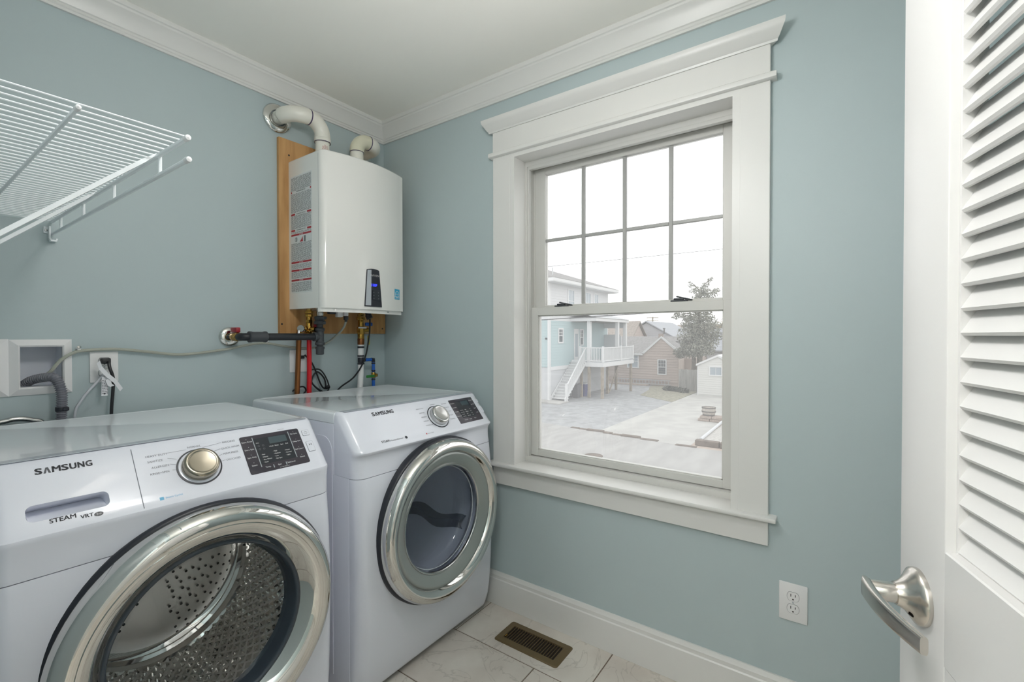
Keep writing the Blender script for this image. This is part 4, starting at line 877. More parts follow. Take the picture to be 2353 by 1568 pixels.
# ------------------------------------------------------------------ wire shelf on the left wall
SHF = thing('wire_shelf', (XL, -.56, 1.635), 'white wire shelf with a hanging rod on diagonal braces, above the washer', 'shelf')
ya, yb = -1.112, -.012; rx_ = -1.360; zs_ = 1.634
def cap(p, r, d): q = MB(); q.lathe([(r*1.18, 0), (r*1.22, .008), (r*1.05, .014), (1e-4, .016)], axisM(p, d), 14); return q
m = MB(); m.tube([(rx_, ya, zs_), (rx_, yb, zs_)], .0046, 10); m.build('front_rail', 'wire_white', SHF, smooth=True)
m = MB(); m.tube([(rx_+.001, ya, zs_-.0405), (rx_+.001, yb, zs_-.0405)], .0046, 10); m.build('hang_rail', 'wire_white', SHF, smooth=True)
for x in (-1.513, XL+.012): m = MB(); m.tube([(x, ya, zs_-.005), (x, yb, zs_-.005)], .0036, 8); m.build('support_rail', 'wire_white', SHF, smooth=True)
for x, z, r in ((rx_, zs_, .0046), (rx_+.001, zs_-.0405, .0046), (-1.513, zs_-.005, .0036)): cap((x, ya+.010, z), r, (0, -1, 0)).build('rail_cap', 'plastic_white', SHF, smooth=True)
q = MB(); q.tube([(XL+.003, 0, 0), (rx_-.001, 0, 0)], .0016, 6); base = None
NW = 43
for i in range(NW):
    y = ya+.006+(yb-.012-ya)*i/(NW-1)
    if base is None: base = q.build('wire', 'wire_white', None, smooth=True); o = base
    else: o = base.copy(); COL.objects.link(o)
    o.parent = SHF; o.location = (-XL, y+.56, zs_+.0035-1.635)
for y in (-.965, -.660, -.385, -.125): q = MB(); q.tube([(rx_+.002, y, zs_), (rx_+.002, y, zs_-.042)], .0036, 8); q.build('drop_wire', 'wire_white', SHF, smooth=True)
for yy in (-.957, -.516):
    q = MB(); a_ = Vector((rx_-.001, yy, zs_+.004)); b_ = Vector((XL+.004, yy, zs_-.274)); d = (b_-a_).normalized(); nrm = Vector((-d.z, 0, d.x))
    q.loft([[p_+nrm*u+Vector((0, v, 0)) for u, v in ((-.0045*k, -.0035), (.003*k, -.0035), (.004*k, 0), (.003*k, .0035), (-.0045*k, .0035))] for p_, k in ((a_, .45), (a_+d*.012, .6), (a_+d*.03, 1), (b_, 1))]); q.build('brace', 'wire_white', SHF, smooth=True, angle=30)
q = MB(); q.bbox((rx_-.018, -.004, 1.596), (rx_-.004, 0, 1.618), .001, 1); q.loft([[(rx_+u, y, z) for u, z in ((-.008, 1.618), (-.008, 1.578), (-.004, 1.570), (.010, 1.570), (.013, 1.580), (.009, 1.580), (.007, 1.575), (-.002, 1.575), (-.004, 1.580), (-.004, 1.618))] for y in (-.024, -.002)]); q.build('wall_bracket', 'wire_white', SHF)
q = MB(); q.lathe([(1e-4, .003), (.003, .0025), (.004, 0)], axisM((rx_-.012, -.004, 1.606), (0, -1, 0)), 10); q.build('bracket_screw', 'steel', SHF, smooth=True)

# ------------------------------------------------------------------ floor register
RG = thing('floor_register', (-.148, -1.1045, 0), 'bronze metal floor register with narrow slots on the tiles by the baseboard', 'register')
gx0, gx1, ga, gb = -.2183, -.0768, -1.2540, -.9550
m = MB(); m.loft([rr(gx0, gx1, ga, gb, .012, 0), rr(gx0, gx1, ga, gb, .012, .002), rr(gx0+.004, gx1-.004, ga+.004, gb-.004, .010, .005), rr(gx0+.028, gx1-.028, ga+.028, gb-.028, .001, .006), rr(gx0+.029, gx1-.029, ga+.029, gb-.029, .001, .002)], caps=False); m.build('register_frame', 'bronze', RG, smooth=True, angle=25)
m = MB(); m.box((gx0+.028, ga+.028, .0002), (gx1-.028, gb-.028, .0008)); m.build('duct_shade', 'slot_dark', RG)  # dark plate stands in for the shade down in the duct
nf = 20; base = None
for i in range(nf+1):
    y = ga+.029+(gb-ga-.058)*i/nf
    if base is None:
        q = MB(); q.bbox((gx0+.028, -.0011, .0008), (gx1-.028, .0011, .0058), .0004, 1); base = q.build('fin', 'bronze', None); o = base
    else: o = base.copy(); COL.objects.link(o)
    o.parent = RG; o.location = Vector((0, y, 0))-RG.location
m = MB(); m.tube([(gx0+.034, gb-.034, .006), (gx0+.044, gb-.040, .011)], .0022, 8); m.build('damper_lever', 'brass', RG, smooth=True)

# ------------------------------------------------------------------ louvred door, standing open
DA = math.radians(15.5); DH_ = Vector((-.955-.70*math.cos(DA), -2.197-.70*math.sin(DA), 0))
DO = thing('door_1', (DH_.x, DH_.y, .008), 'white louvred door standing open, with a satin lever handle', kind='structure', rotz=DA, local=True)
DWD, DT = .748, .035; sx_ = .1115; zl0, zl1 = 1.0165-.008, 1.925; zp0, zp1 = .20, .885-.008
for a, b in ((0, sx_), (DWD-sx_+.0025, DWD)): m = MB(); m.bbox((a, -DT, 0), (b, 0, 2.03), .002, 2); m.build('stile', 'door_paint', DO, smooth=True, angle=40)
i0, i1 = sx_, DWD-sx_+.0025
for a, b in ((0, zp0), (zp1, zl0), (zl1, 2.03)): m = MB(); m.bbox((i0-.001, -DT, a), (i1+.001, 0, b), .0015, 1); m.build('rail', 'door_paint', DO)
m = MB()
for (a, b) in ((i0, i0+.004), (i1-.004, i1)):
    m.box((a, -DT+.004, zl0), (b, -.010, zl1))
m.box((i0, -DT+.004, zl0), (i1, -.012, zl0+.004)); m.build('louvre_lining', 'door_paint', DO)
m = MB()
pan = [(i0, i1, zp0, zp1, -.001), (i0+.004, i1-.004, zp0+.004, zp1-.004, -.004), (i0+.012, i1-.012, zp0+.014, zp1-.014, -.013), (i0+.030, i1-.030, zp0+.032, zp1-.032, -.013), (i0+.062, i1-.062, zp0+.064, zp1-.064, -.004)]
m.loft([[(a, y, c), (b, y, c), (b, y, d), (a, y, d)] for a, b, c, d, y in pan]); m.build('lower_panel', 'door_paint', DO)
base = None; pitch = .02705; k = 0; z = zl0+.016
while z < zl1-.006:
    if base is None:
        q = MB(); al = math.radians(60); L2, T2 = .0190, .0034
        P = [(-L2+.0018, -T2), (L2, -T2), (L2+.0012, 0), (L2, T2), (-L2+.0018, T2), (-L2, 0)]
        q.loft([[(x, -.0215-(u*math.cos(al)-v*math.sin(al)), u*math.sin(al)+v*math.cos(al)) for u, v in P] for x in (i0+.0005, i1-.0005)]); base = q.build('slat', 'door_paint', None, smooth=True, angle=30); o = base
    else: o = base.copy(); COL.objects.link(o)
    o.parent = DO; o.location = (0, 0, z); z += pitch
HZ = .936-.008; HXL = .694
m = MB(); m.lathe([(.0335, 0), (.0338, .003), (.0330, .0060), (.0270, .0100), (.0190, .0160), (.0150, .0220), (.0135, .0260)], faceM((HXL, 0, HZ), (-1, 0, 0), (0, 0, 1)), 40, caps=True); hd = m.build('door_handle', 'brushed', DO, smooth=True, angle=50, label='satin metal lever handle on a round rose')
m = MB(); m.lathe([(.0118, .026), (.0118, .050), (.010, .053)], faceM((HXL, 0, HZ), (-1, 0, 0), (0, 0, 1)), 30, caps=True); m.build('handle_neck', 'brushed', hd, smooth=True, angle=50)
m = MB(); m.lathe([(1e-4, .0004), (.0032, .0004)], faceM((HXL-.012, .0137, HZ-.019), (-1, 0, 0), (0, .83, .55)), 12); m.build('keyhole', 'slot_dark', hd)
m = MB(); secs = []
for i in range(13):
    t_ = i/12; x_ = HXL+.014-t_*.126; y_ = .053+.004*math.sin(t_*PI)-.012*t_*t_; hh = .0125-.0030*t_; th = .0058-.0022*t_
    if i == 0: hh *= .8; th *= .5
    secs.append([(x_, y_+th*math.copysign(abs(math.cos(a))**.45, math.cos(a)), HZ+hh*math.copysign(abs(math.sin(a))**.45, math.sin(a))) for a in [2*PI*j/24+.01 for j in range(24)]])
m.loft(secs); m.build('handle_lever', 'brushed', hd, smooth=True, angle=40)

# ------------------------------------------------------------------ outside
G = -3.44
ALBEDO = 0.72                                # outdoor colours darkened to offset the brightened sky
mat('asphalt', 'BDBCBA', 0.9, var=0.13, vscale=1.2, vdist=(.5, 1.6, 1), bump=.3, bscale=40)
mat('gravel', 'B8BABC', 0.9, var=0.20, vscale=2.2, bump=.6, bscale=14)
mat('concrete', 'CDCCC8', 0.85, var=0.14, vscale=.9, bump=.2, bscale=30)
mat('grass', 'B0AD9B', 0.95, var=0.30, vscale=6, bump=.6, bscale=18)
mat('curb', '877B72', 0.9, var=0.25, vscale=4)
mat('soil_pink', 'CFC0B4', 0.9, var=0.15, vscale=4)
mat('pebbles', 'D5D2CD', 0.9, var=0.25, vscale=14)
mat('siding_blue', 'C3D8DB', 0.7)
mat('siding_white', 'ECEDEF', 0.7)
mat('panel_white', 'DFE1E4', 0.7)
mat('out_white', 'F1F2F3', 0.6)
mat('siding_brown', 'D3C3BA', 0.8, var=.10, vscale=1.0, vdist=(.3, .3, 3))
mat('siding_shed', 'EBEBE8', 0.7)
mat('siding_grey', 'D6D6DB', 0.7, siding=.22)
mat('shingle', 'A3A1A0', 0.9, var=.22, vscale=5)
mat('shingle_light', 'B9BCC2', 0.9, var=.12, vscale=5)
mat('shingle_brown', 'B0A69D', 0.9, var=.2, vscale=5)
mat('pane_dark', '6C7378', 0.08)
mat('pane_light', 'B7C2CA', 0.10)
mat('timber', 'B9AD9C', 0.9, var=.2, vscale=3)
mat('fence_grey', 'B5B4AF', 0.9, var=.2, vscale=2, vdist=(4, 4, .4))
mat('bark', '8D857A', 0.9, var=.3, vscale=6)
mat('leaf', 'B2B3A5', 0.9, var=.35, vscale=2)
mat('leaf_dark', '74776E', 0.9, var=.35, vscale=2)
mat('leaf_tan', 'C2B496', 0.9, var=.3, vscale=2)
mat('bin_blue', '3C3F86', 0.5)
mat('bin_grey', '6B6C70', 0.5)
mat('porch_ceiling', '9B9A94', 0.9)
mat('brick', 'C4B5AB', 0.9, var=.25, vscale=12)
mat('barrel_wood', 'CFC8C0', 0.8, var=.2, vscale=8, vdist=(4, 4, .5))
mat('hoop', '6E6A68', 0.6)
mat('alu', 'C9CCD0', 0.5)
mat('cable', '5B5C5E', 0.7)
def flat(name, pts, z, m_, lab, th=.06, kind='structure'):
    q = MB(); q.prism(pts, z-th, z); return q.build(name, m_, label=lab, kind=kind)
flat('road', [(5.5, -30), (18.35, -30), (18.35, 3.0), (19.15, 9.0), (21.5, 26), (21.5, 60), (5.5, 60)], G, 'asphalt', 'worn grey street below the window', .3)
flat('gravel_yard', [(18.6, 7.45), (19.15, 9.0), (21.5, 26), (21.5, 60), (200, 60), (200, 12), (40, 12.0), (37.5, 11.2), (33.6, 10.6), (31.2, 7.45)], G-.005, 'gravel', 'grey gravel yard in front of the stilted house', .3)
flat('driveway', [(18.35, 3.0), (18.9, 7.45), (31.4, 7.40), (38.5, 7.35), (38.5, 3.0)], G+.005, 'concrete', 'cracked pale concrete driveway', .3)
flat('lawn_patch', [(31.2, 7.42), (33.6, 10.6), (37.5, 11.2), (40, 12.0), (41.2, 12.0), (41.2, 7.42)], G+.01, 'grass', 'small lawn patch before the brown house', .3)
flat('far_ground', [(38.5, -40), (38.5, 7.4), (41.2, 7.4), (41.2, 12.0), (200, 12), (200, -60)], G-.01, 'grass', 'ground of the yards behind the houses', .3)
flat('side_ground', [(18.35, -30), (18.35, 3.0), (38.5, 3.0), (38.5, -40)], G, 'soil_pink', 'bare reddish ground right of the driveway', .3)
# road cut line, kerb pieces and manhole
KB = thing('kerb', (19.0, 7.0, G), 'broken low kerb of dark stones along the street edge', 'kerb')
rnd = random.Random(4); y = 9.0
while y > 3.0:
    L = rnd.uniform(.35, 1.0); x_ = 18.35+(y-3.0)*.135; q = MB(); q.bbox((x_-.13, y-L+.05, G-.02), (x_+.10, y, G+rnd.uniform(.03, .09)), .02, 1)
    if rnd.random() < .82: q.build('kerb_stone', 'curb', KB)
    y -= L
mh = MB(); mh.lathe([(.36, 0), (.36, .012), (.33, .012), (.33, .006), (1e-4, .006)], Matrix.Translation((14.7, 5.65, G)), 32); mh.build('manhole_cover', 'curb', label='round manhole cover in the street', cat='manhole cover')
def window_out(parent, axis, c, u0, u1, z0, z1, nx=2, nz=4, trim=.10, sgn=-1, pane='pane_dark', frame='out_white', half=True):
    """double-hung window on a wall of constant X (axis 'X') or constant Y; u along the wall"""
    B = (lambda u, z, d: (c+sgn*d, u, z)) if axis == 'X' else (lambda u, z, d: (u, c+sgn*d, z))
    q = MB()
    for a, b, e_, f_ in ((u0-trim, u0, z0-trim, z1+trim), (u1, u1+trim, z0-trim, z1+trim), (u0, u1, z1, z1+trim), (u0, u1, z0-trim, z0)): q.box(B(a, e_, -.02), B(b, f_, .05))
    zm = (z0+z1)/2
    if half: q.box(B(u0, zm-.03, -.02), B(u1, zm+.03, .035))
    for i in range(1, nx+1): u = u0+(u1-u0)*i/(nx+1); q.box(B(u-.012, zm if half else z0, -.01), B(u+.012, z1, .025))
    for i in range(1, max(1, nz//2)): z = zm+(z1-zm)*i/(nz//2); q.box(B(u0, z-.012, -.01), B(u1, z+.012, .025))
    f_ = q.build('window', frame, parent)
    q = MB(); q.box(B(u0, z0, -.02), B(u1, z1, .008)); q.build('pane', pane, f_)
def clapboards(q, axis, c, u0, u1, z0, z1, h, lip=.028, sgn=-1, gable=None):
    """lapped boards on a wall of constant X or Y, each course leaning out to a lip at its foot; gable = (peak u, peak z)"""
    n = max(1, int((z1-z0)/h)); zt = z1 if gable is None else gable[1]; z = z0
    while z < zt-.05:
        zb = min(z+h, zt); a, b = u0, u1; a2, b2 = u0, u1
        if gable is not None:
            def lim(zz):
                if zz <= z1: return u0, u1
                k = (zz-z1)/(gable[1]-z1); return u0+(gable[0]-u0)*k, u1+(gable[0]-u1)*k
            a, b = lim(z); a2, b2 = lim(zb)
        P = [(a, z, 0), (b, z, 0), (b, z, lip), (a, z, lip), (b2, zb, .012), (a2, zb, .012)]
        vs = [(c+sgn*d, u, zz) if axis == 'X' else (u, c+sgn*d, zz) for u, zz, d in P]
        q.add(vs, [(0, 1, 2, 3), (3, 2, 4, 5)]); z = zb
def siding(parent, m_, *a, **k):
    q = MB(); clapboards(q, *a, **k); return q.build('clapboards', m_, parent, kind='stuff')
# ---- blue house on stilts
SY = 14.7; HXA, HXB = 26.58, 36.6
BH = thing('stilt_house', (31, 16, G), 'pale blue and white two-storey stilted house with porch and outside stairs', 'house')
m = MB(); m.box((HXA, SY, -1.02), (HXB, 24, 2.45)); m.build('blue_wall', 'siding_blue', BH)
m = MB(); m.box((HXA, SY, 2.45), (HXB, 24, 5.05)); m.build('upper_wall', 'siding_white', BH)
m = MB(); m.box((HXA+.05, SY+.03, G), (HXB, 24, -1.02)); m.build('ground_wall', 'panel_white', BH)
m = MB(); m.box((HXA-.03, SY-.03, -1.25), (HXB, SY+.01, -.98)); m.box((HXA-.03, SY-.03, 2.35), (HXB, SY+.01, 2.55)); m.build('band_board', 'out_white', BH)
for xx in (HXA, HXB): m = MB(); m.box((xx-.10, SY-.04, G), (xx+.12, SY+.12, 5.1)); m.build('corner_board', 'out_white', BH)
m = MB(); m.box((HXA-.75, SY-.75, 5.05), (HXB+.75, 24.7, 5.18)); m.box((HXA-.78, SY-.78, 5.10), (HXB+.78, 24.7, 5.32)); m.build('eave', 'out_white', BH)
m = MB(); m.add([(HXA-.8, SY-.8, 5.33), (HXB+.8, SY-.8, 5.33), (HXB+.8, 24.8, 5.33), (HXA-.8, 24.8, 5.33), (HXA+3.4, SY+4.5, 7.2), (HXB-3.4, SY+4.5, 7.2)], [(0, 1, 5, 4), (1, 2, 5), (2, 3, 4, 5), (3, 0, 4), (3, 2, 1, 0)]); m.build('roof', 'shingle', BH)
m = MB(); m.tube([(28.0, SY+.6, 5.8), (28.0, SY+.6, 6.35)], .05, 8); m.build('vent_stack', 'panel_white', BH)
for a, b in ((29.3, 30.2), (32.2, 33.1), (33.9, 34.6)): window_out(BH, 'Y', SY-.02, a, b, 3.1, 4.75, 1, 2, .10, -1, 'pane_light')
window_out(BH, 'Y', SY-.02, 27.85, 28.40, .80, 1.72, 2, 4, .11)
window_out(BH, 'Y', SY-.02, 31.3, 31.75, .55, 1.70, 1, 4, .09)
m = MB(); m.box((30.25, SY-.05, -.75), (31.0, SY+.02, 1.80)); dd = m.build('porch_door', 'out_white', BH)
m = MB(); m.box((30.40, SY-.055, -.40), (30.85, SY-.045, 1.40)); m.build('door_glass', 'pane_light', dd)
m = MB(); m.lathe([(1e-4, 0), (.07, .02), (.07, .10), (1e-4, .14)], axisM((HXA-.02, SY+.25, 1.05), (-1, 0, 0)), 10); m.build('wall_lamp', 'dark_plastic', BH)
siding(BH, 'siding_blue', 'Y', SY, HXA+.1, HXB-.1, -.98, 2.4, .20)
siding(BH, 'siding_white', 'Y', SY, HXA+.1, HXB-.1, 2.55, 5.05, .20)
siding(BH, 'siding_blue', 'X', HXA, SY+.1, 24, -.98, 2.4, .20)
# porch: deck, roof, posts, railing
DX0, DX1, DY0 = 29.9, 36.0, 12.08; DZ = -.74
m = MB(); m.box((DX0, DY0, DZ-.05), (DX1, SY, DZ)); m.build('deck', 'panel_white', BH)
m = MB(); m.box((DX0-.05, DY0-.05, DZ-.34), (DX1+.05, DY0+.05, DZ-.03)); m.box((DX0-.05, DY0+.051, DZ-.34), (DX0+.05, SY-.6, DZ-.03)); m.build('deck_fascia', 'out_white', BH)
m = MB()
for i in range(8): m.box((DX0+.1, DY0+.2+i*.33, DZ-.30), (DX1, DY0+.25+i*.33, DZ-.05))
m.build('joists', 'timber', BH, kind='stuff')
for x_, y_ in ((DX0+.1, 13.9), (DX0+.1, 13.25), (DX0+.1, DY0+.1), (33.5, 13.3), (33.0, DY0+1.0), (35.75, DY0+.1), (36.0, 13.6)): m = MB(); m.box((x_-.09, y_-.09, G), (x_+.09, y_+.09, DZ-.30)); m.build('deck_post', 'timber', BH)
m = MB(); m.tube([(33.6, 13.2, G), (35.6, 13.2, -1.1)], .06, 6); m.build('brace', 'timber', BH)
m = MB(); m.box((DX0-.2, DY0+.45, 2.36), (DX1+.2, SY, 2.62)); m.build('porch_roof', 'out_white', BH)
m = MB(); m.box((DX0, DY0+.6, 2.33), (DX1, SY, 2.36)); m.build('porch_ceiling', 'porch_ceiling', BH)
m = MB(); m.add([(DX0-.25, DY0+.40, 2.62), (DX1+.25, DY0+.40, 2.62), (DX1+.25, SY, 3.15), (DX0-.25, SY, 3.15)], [(0, 1, 2, 3)]); m.add([(DX0-.25, DY0+.40, 2.60), (DX1+.25, DY0+.40, 2.60), (DX1+.25, SY, 2.60), (DX0-.25, SY, 2.60)], [(3, 2, 1, 0)]); m.build('porch_shingles', 'panel_white', BH)
for x_, y_ in ((DX0+.12, 13.25), (DX1-.1, 12.75), (34.2, 12.75)): m = MB(); m.box((x_-.13, y_-.13, DZ), (x_+.13, y_+.13, 2.36)); m.build('porch_post', 'out_white', BH)
m = MB(); m.box((DX1-.1, 13.2, DZ), (DX1, SY, 1.35)); m.box((DX1-.1, 12.7, 1.9), (DX1, SY, 2.36)); m.box((34.9, 12.7, DZ), (35.0, 12.78, 1.2)); m.build('end_wall', 'panel_white', BH)
m = MB()
for a, b in (((DX0, 13.95), (DX0, DY0)), ((DX0, DY0), (DX1, DY0)), ((DX1, DY0), (DX1, 13.2))):
    p, q_ = Vector((a[0], a[1], 0)), Vector((b[0], b[1], 0)); L = (q_-p).length; d = (q_-p)/L; n_ = int(L/.13)
    for i in range(1, n_): c = p+d*(L*i/n_); m.box((c.x-.022, c.y-.022, DZ+.10), (c.x+.022, c.y+.022, DZ+1.05))
m.build('balusters', 'out_white', BH, kind='stuff')
for zz in (.10, 1.08):
    for a, b in (((DX0-.04, DY0-.04), (DX0+.04, 13.95)), ((DX0, DY0-.04), (DX1, DY0+.04)), ((DX1-.04, DY0), (DX1+.04, 13.2))): m = MB(); m.box((a[0], a[1], DZ+zz-.03), (b[0], b[1], DZ+zz+.04)); m.build('rail', 'out_white', BH)
for x_, y_ in ((DX0, 13.95), (DX0, DY0), (33.3, DY0), (35.95, DY0)): m = MB(); m.box((x_-.07, y_-.07, DZ), (x_+.07, y_+.07, DZ+1.2)); m.build('newel_post', 'out_white', BH)
# outside stairs
NS = 14; sx0, sx1 = 26.9, 31.3
for i in range(NS):
    xx = sx0+(DX0-.1-sx0)*i/NS; zz = G+.05+(DZ-G-.05)*(i+1)/NS
    m = MB(); m.box((xx-.05, 13.50, zz-.05), (xx+.30, SY-.05, zz)); m.build('tread', 'out_white', BH)
for i in range(NS): xx = sx0+(DX0-.1-sx0)*i/NS; zz = G+.05+(DZ-G-.05)*(i+1)/NS; m = MB(); m.box((xx+.24, 13.50, zz), (xx+.26, SY-.05, zz+.15)); m.build('riser', 'out_white', BH)
for y_ in (13.48, SY-.06): m = MB(); m.loft([[(sx0-.25, y_, G), (DX0, y_, DZ-.22), (DX0, y_, DZ+.02), (sx0-.25, y_, G+.26)], [(sx0-.25, y_+.06, G), (DX0, y_+.06, DZ-.22), (DX0, y_+.06, DZ+.02), (sx0-.25, y_+.06, G+.26)]]); m.build('stringer', 'out_white', BH)
m = MB(); m.loft([[(sx0, y_, G+1.05), (DX0, y_, DZ+1.0), (DX0, y_, DZ+1.08), (sx0, y_, G+1.14)] for y_ in (13.47, 13.55)]); m.build('stair_rail', 'out_white', BH)
m = MB(); m.box((sx0-.07, 13.44, G), (sx0+.07, 13.58, G+1.3)); m.build('newel_post', 'out_white', BH)
m = MB()
for i in range(24): t_ = (i+.5)/24; xx = sx0+(DX0-sx0)*t_; zz = G+.25+(DZ-G-.15)*t_; m.box((xx-.02, 13.49, zz), (xx+.02, 13.53, zz+.85))
m.build('stair_balusters', 'out_white', BH, kind='stuff')
m = MB(); m.box((25.5, 13.3, G), (26.9, SY+1.0, G+.08)); m.build('stair_pad', 'concrete', BH)
def bin_(name, x, y, mt, lab, h=.95):
    t = thing(name, (x, y, G), lab, 'bin'); q = MB(); q.loft([rr(x-.22, x+.22, y-.24, y+.24, .05, G), rr(x-.29, x+.29, y-.31, y+.31, .06, G+h)]); q.build('bin_body', mt, t, smooth=True)
    q = MB(); q.loft([rr(x-.31, x+.31, y-.33, y+.33, .06, G+h), rr(x-.31, x+.31, y-.33, y+.33, .06, G+h+.05), rr(x-.2, x+.2, y-.2, y+.2, .06, G+h+.10)]); q.build('bin_lid', 'panel_white' if 'recycling' in name else mt, t, smooth=True)
bin_('recycling_bin', 30.6, 14.05, 'bin_blue', 'dark blue bin with pale lid under the deck of the stilted house')
bin_('trash_bin', 29.4, 14.05, 'bin_grey', 'dark grey bin beside the blue bin under the deck')
# ---- brown house
BX = 41.2
BR = thing('brown_house', (44, 12, G), 'low pinkish brown clapboard house with a gable facing the street', 'house')
m = MB(); m.box((BX, 9.75, G), (BX+8, 13.0, -.35)); m.prism([(9.75, -.35), (13.0, -.35), (11.3, 1.02)], BX, BX+8, MX); m.build('gable_wall', 'siding_brown', BR)
m = MB(); m.box((BX+.02, 13.0, G), (BX+8, 24, -.45)); m.build('side_wall', 'siding_brown', BR)
m = MB(); m.box((BX+2.0, 9.05, G), (BX+8, 9.75, -.9)); m.build('wing_wall', 'siding_brown', BR)
for s, y1_, z1_ in ((1, 13.05, -.44), (-1, 9.62, -.30)):
    m = MB(); m.loft([[(BX-.12, 11.3, 1.02), (BX-.12, 11.3, 1.20), (BX-.12, y1_+s*.1, z1_+.06), (BX-.12, y1_, z1_-.14)], [(BX-.02, 11.3, 1.02), (BX-.02, 11.3, 1.20), (BX-.02, y1_+s*.1, z1_+.06), (BX-.02, y1_, z1_-.14)]]); m.build('rake_board', 'out_white', BR)
m = MB(); m.loft([[(BX-.1, 13.2, -.42), (BX-.1, 11.3, 1.16), (BX-.1, 9.5, -.28)], [(BX+6, 13.2, -.42), (BX+6, 11.3, 1.16), (BX+6, 9.5, -.28)]], caps=False, closed=False); m.build('gable_roof', 'shingle', BR)
m = MB(); m.add([(BX-.25, 13.0, -.46), (BX-.25, 24, -.46), (BX+3.6, 24, 1.18), (BX+3.6, 8.9, 1.18), (BX+3.4, 9.3, 1.1), (BX+1.6, 11.9, .35)], [(0, 1, 2, 3, 4, 5)]); m.build('main_roof', 'shingle', BR)
m = MB(); m.box((BX-.30, 13.0, -.60), (BX-.20, 24, -.45)); m.build('gutter', 'out_white', BR)
siding(BR, 'siding_brown', 'X', BX, 9.77, 13.0, G+.35, -.35, .24, lip=.04, gable=(11.3, 1.0))
siding(BR, 'siding_brown', 'X', BX+.02, 13.0, 24, G+.35, -.47, .24, lip=.04)
window_out(BR, 'X', BX-.03, 10.90, 11.55, -2.30, -1.05, 2, 4, .10)
window_out(BR, 'X', BX-.02, 13.55, 14.5, -1.75, -.68, 2, 4, .12, pane='pane_light')
m = MB(); m.box((BX+2.9, 12.1, .6), (BX+3.3, 12.5, 1.45)); m.build('chimney', 'brick', BR); m = MB(); m.tube([(BX+3.1, 12.0, 1.4), (BX+3.1, 12.0, 1.95)], .07, 8); m.tube([(BX+3.1, 12.0, 1.92), (BX+3.1, 12.0, 2.0)], .12, 8); m.build('flue', 'hoop', BR)
LD = thing('ladder', (41.0, 12.8, G), 'aluminium ladder lying on its side along the foot of the brown house', 'ladder')
for zz in (G+.12, G+.50): m = MB(); m.box((40.95, 10.4, zz), (41.02, 15.6, zz+.06)); m.build('ladder_rail', 'alu', LD)
for i in range(17): yy = 10.6+i*.30; m = MB(); m.box((40.97, yy-.025, G+.15), (41.0, yy+.025, G+.52)); m.build('rung', 'alu', LD)
SB = MB(); SB.box((40.4, 12.4, G), (41.1, 18.5, G+.12)); SB.build('garden_bed', 'soil_pink', label='strip of bare reddish soil along the brown house', cat='garden bed')
FE = thing('wood_fence', (38.5, 8.2, G), 'weathered grey board fence between the brown house and the white shed', 'fence')
for i in range(12): yy = 7.42+i*.130; m = MB(); m.box((38.5, yy, G), (38.53, yy+.122, -1.62+.02*math.sin(i*2.1))); m.build('board', 'fence_grey', FE)
m = MB(); m.box((38.53, 7.42, -3.0), (38.58, 8.98, -2.9)); m.box((38.53, 7.42, -2.0), (38.58, 8.98, -1.9)); m.build('fence_rail', 'fence_grey', FE)
# ---- shed
SX = 36.2
SD = thing('garden_shed', (37.5, 5.4, G), 'small white clapboard shed with a gable roof and a sliding window', 'shed')
m = MB(); m.box((SX, 3.95, G), (SX+2.4, 6.88, -1.05)); m.prism([(3.95, -1.05), (6.88, -1.05), (5.42, -.36)], SX, SX+2.4, MX); m.build('shed_wall', 'siding_shed', SD)
siding(SD, 'siding_shed', 'X', SX, 3.97, 6.86, G+.1, -1.05, .17, gable=(5.42, -.38))
for s, yy in ((1, 7.0), (-1, 3.83)): m = MB(); m.loft([[(x_, 5.42, -.38), (x_, 5.42, -.22), (x_, yy, -.98), (x_, yy, -1.13)] for x_ in (SX-.12, SX+2.5)]); m.build('shed_roof', 'out_white', SD)
m = MB(); m.box((SX-.03, 6.84, G), (SX+.05, 6.91, -1.05)); m.build('corner_board', 'out_white', SD)
window_out(SD, 'X', SX-.025, 5.15, 5.95, -1.78, -1.20, 1, 1, .09, pane='pane_light', half=False)
# ---- tree in front of the far houses
def clump(q, c, r, n, rnd, s=.095, flat_=.8):
    for _ in range(int(n*1.5)):
        while True:
            d = Vector((rnd.uniform(-1, 1), rnd.uniform(-1, 1), rnd.uniform(-1, 1)))
            if .1 < d.length < 1 and rnd.random() < .25+.75*abs(math.sin(d.x*5+c[1]*3)*math.sin(d.y*6+c[2]*5)*math.sin(d.z*6+c[0])*2.2): break
        p = Vector(c)+Vector((d.x*r, d.y*r, d.z*r*flat_)); a = Vector((rnd.uniform(-1, 1), rnd.uniform(-1, 1), rnd.uniform(-1, 1))).normalized()*s*rnd.uniform(.6, 1.3); b = a.cross(Vector((rnd.uniform(-1, 1), rnd.uniform(-1, 1), rnd.uniform(-1, 1))).normalized()).normalized()*s*.45
        q.add([p-a-b*.2, p+b, p+a+b*.2, p-b], [(0, 1, 2, 3)])
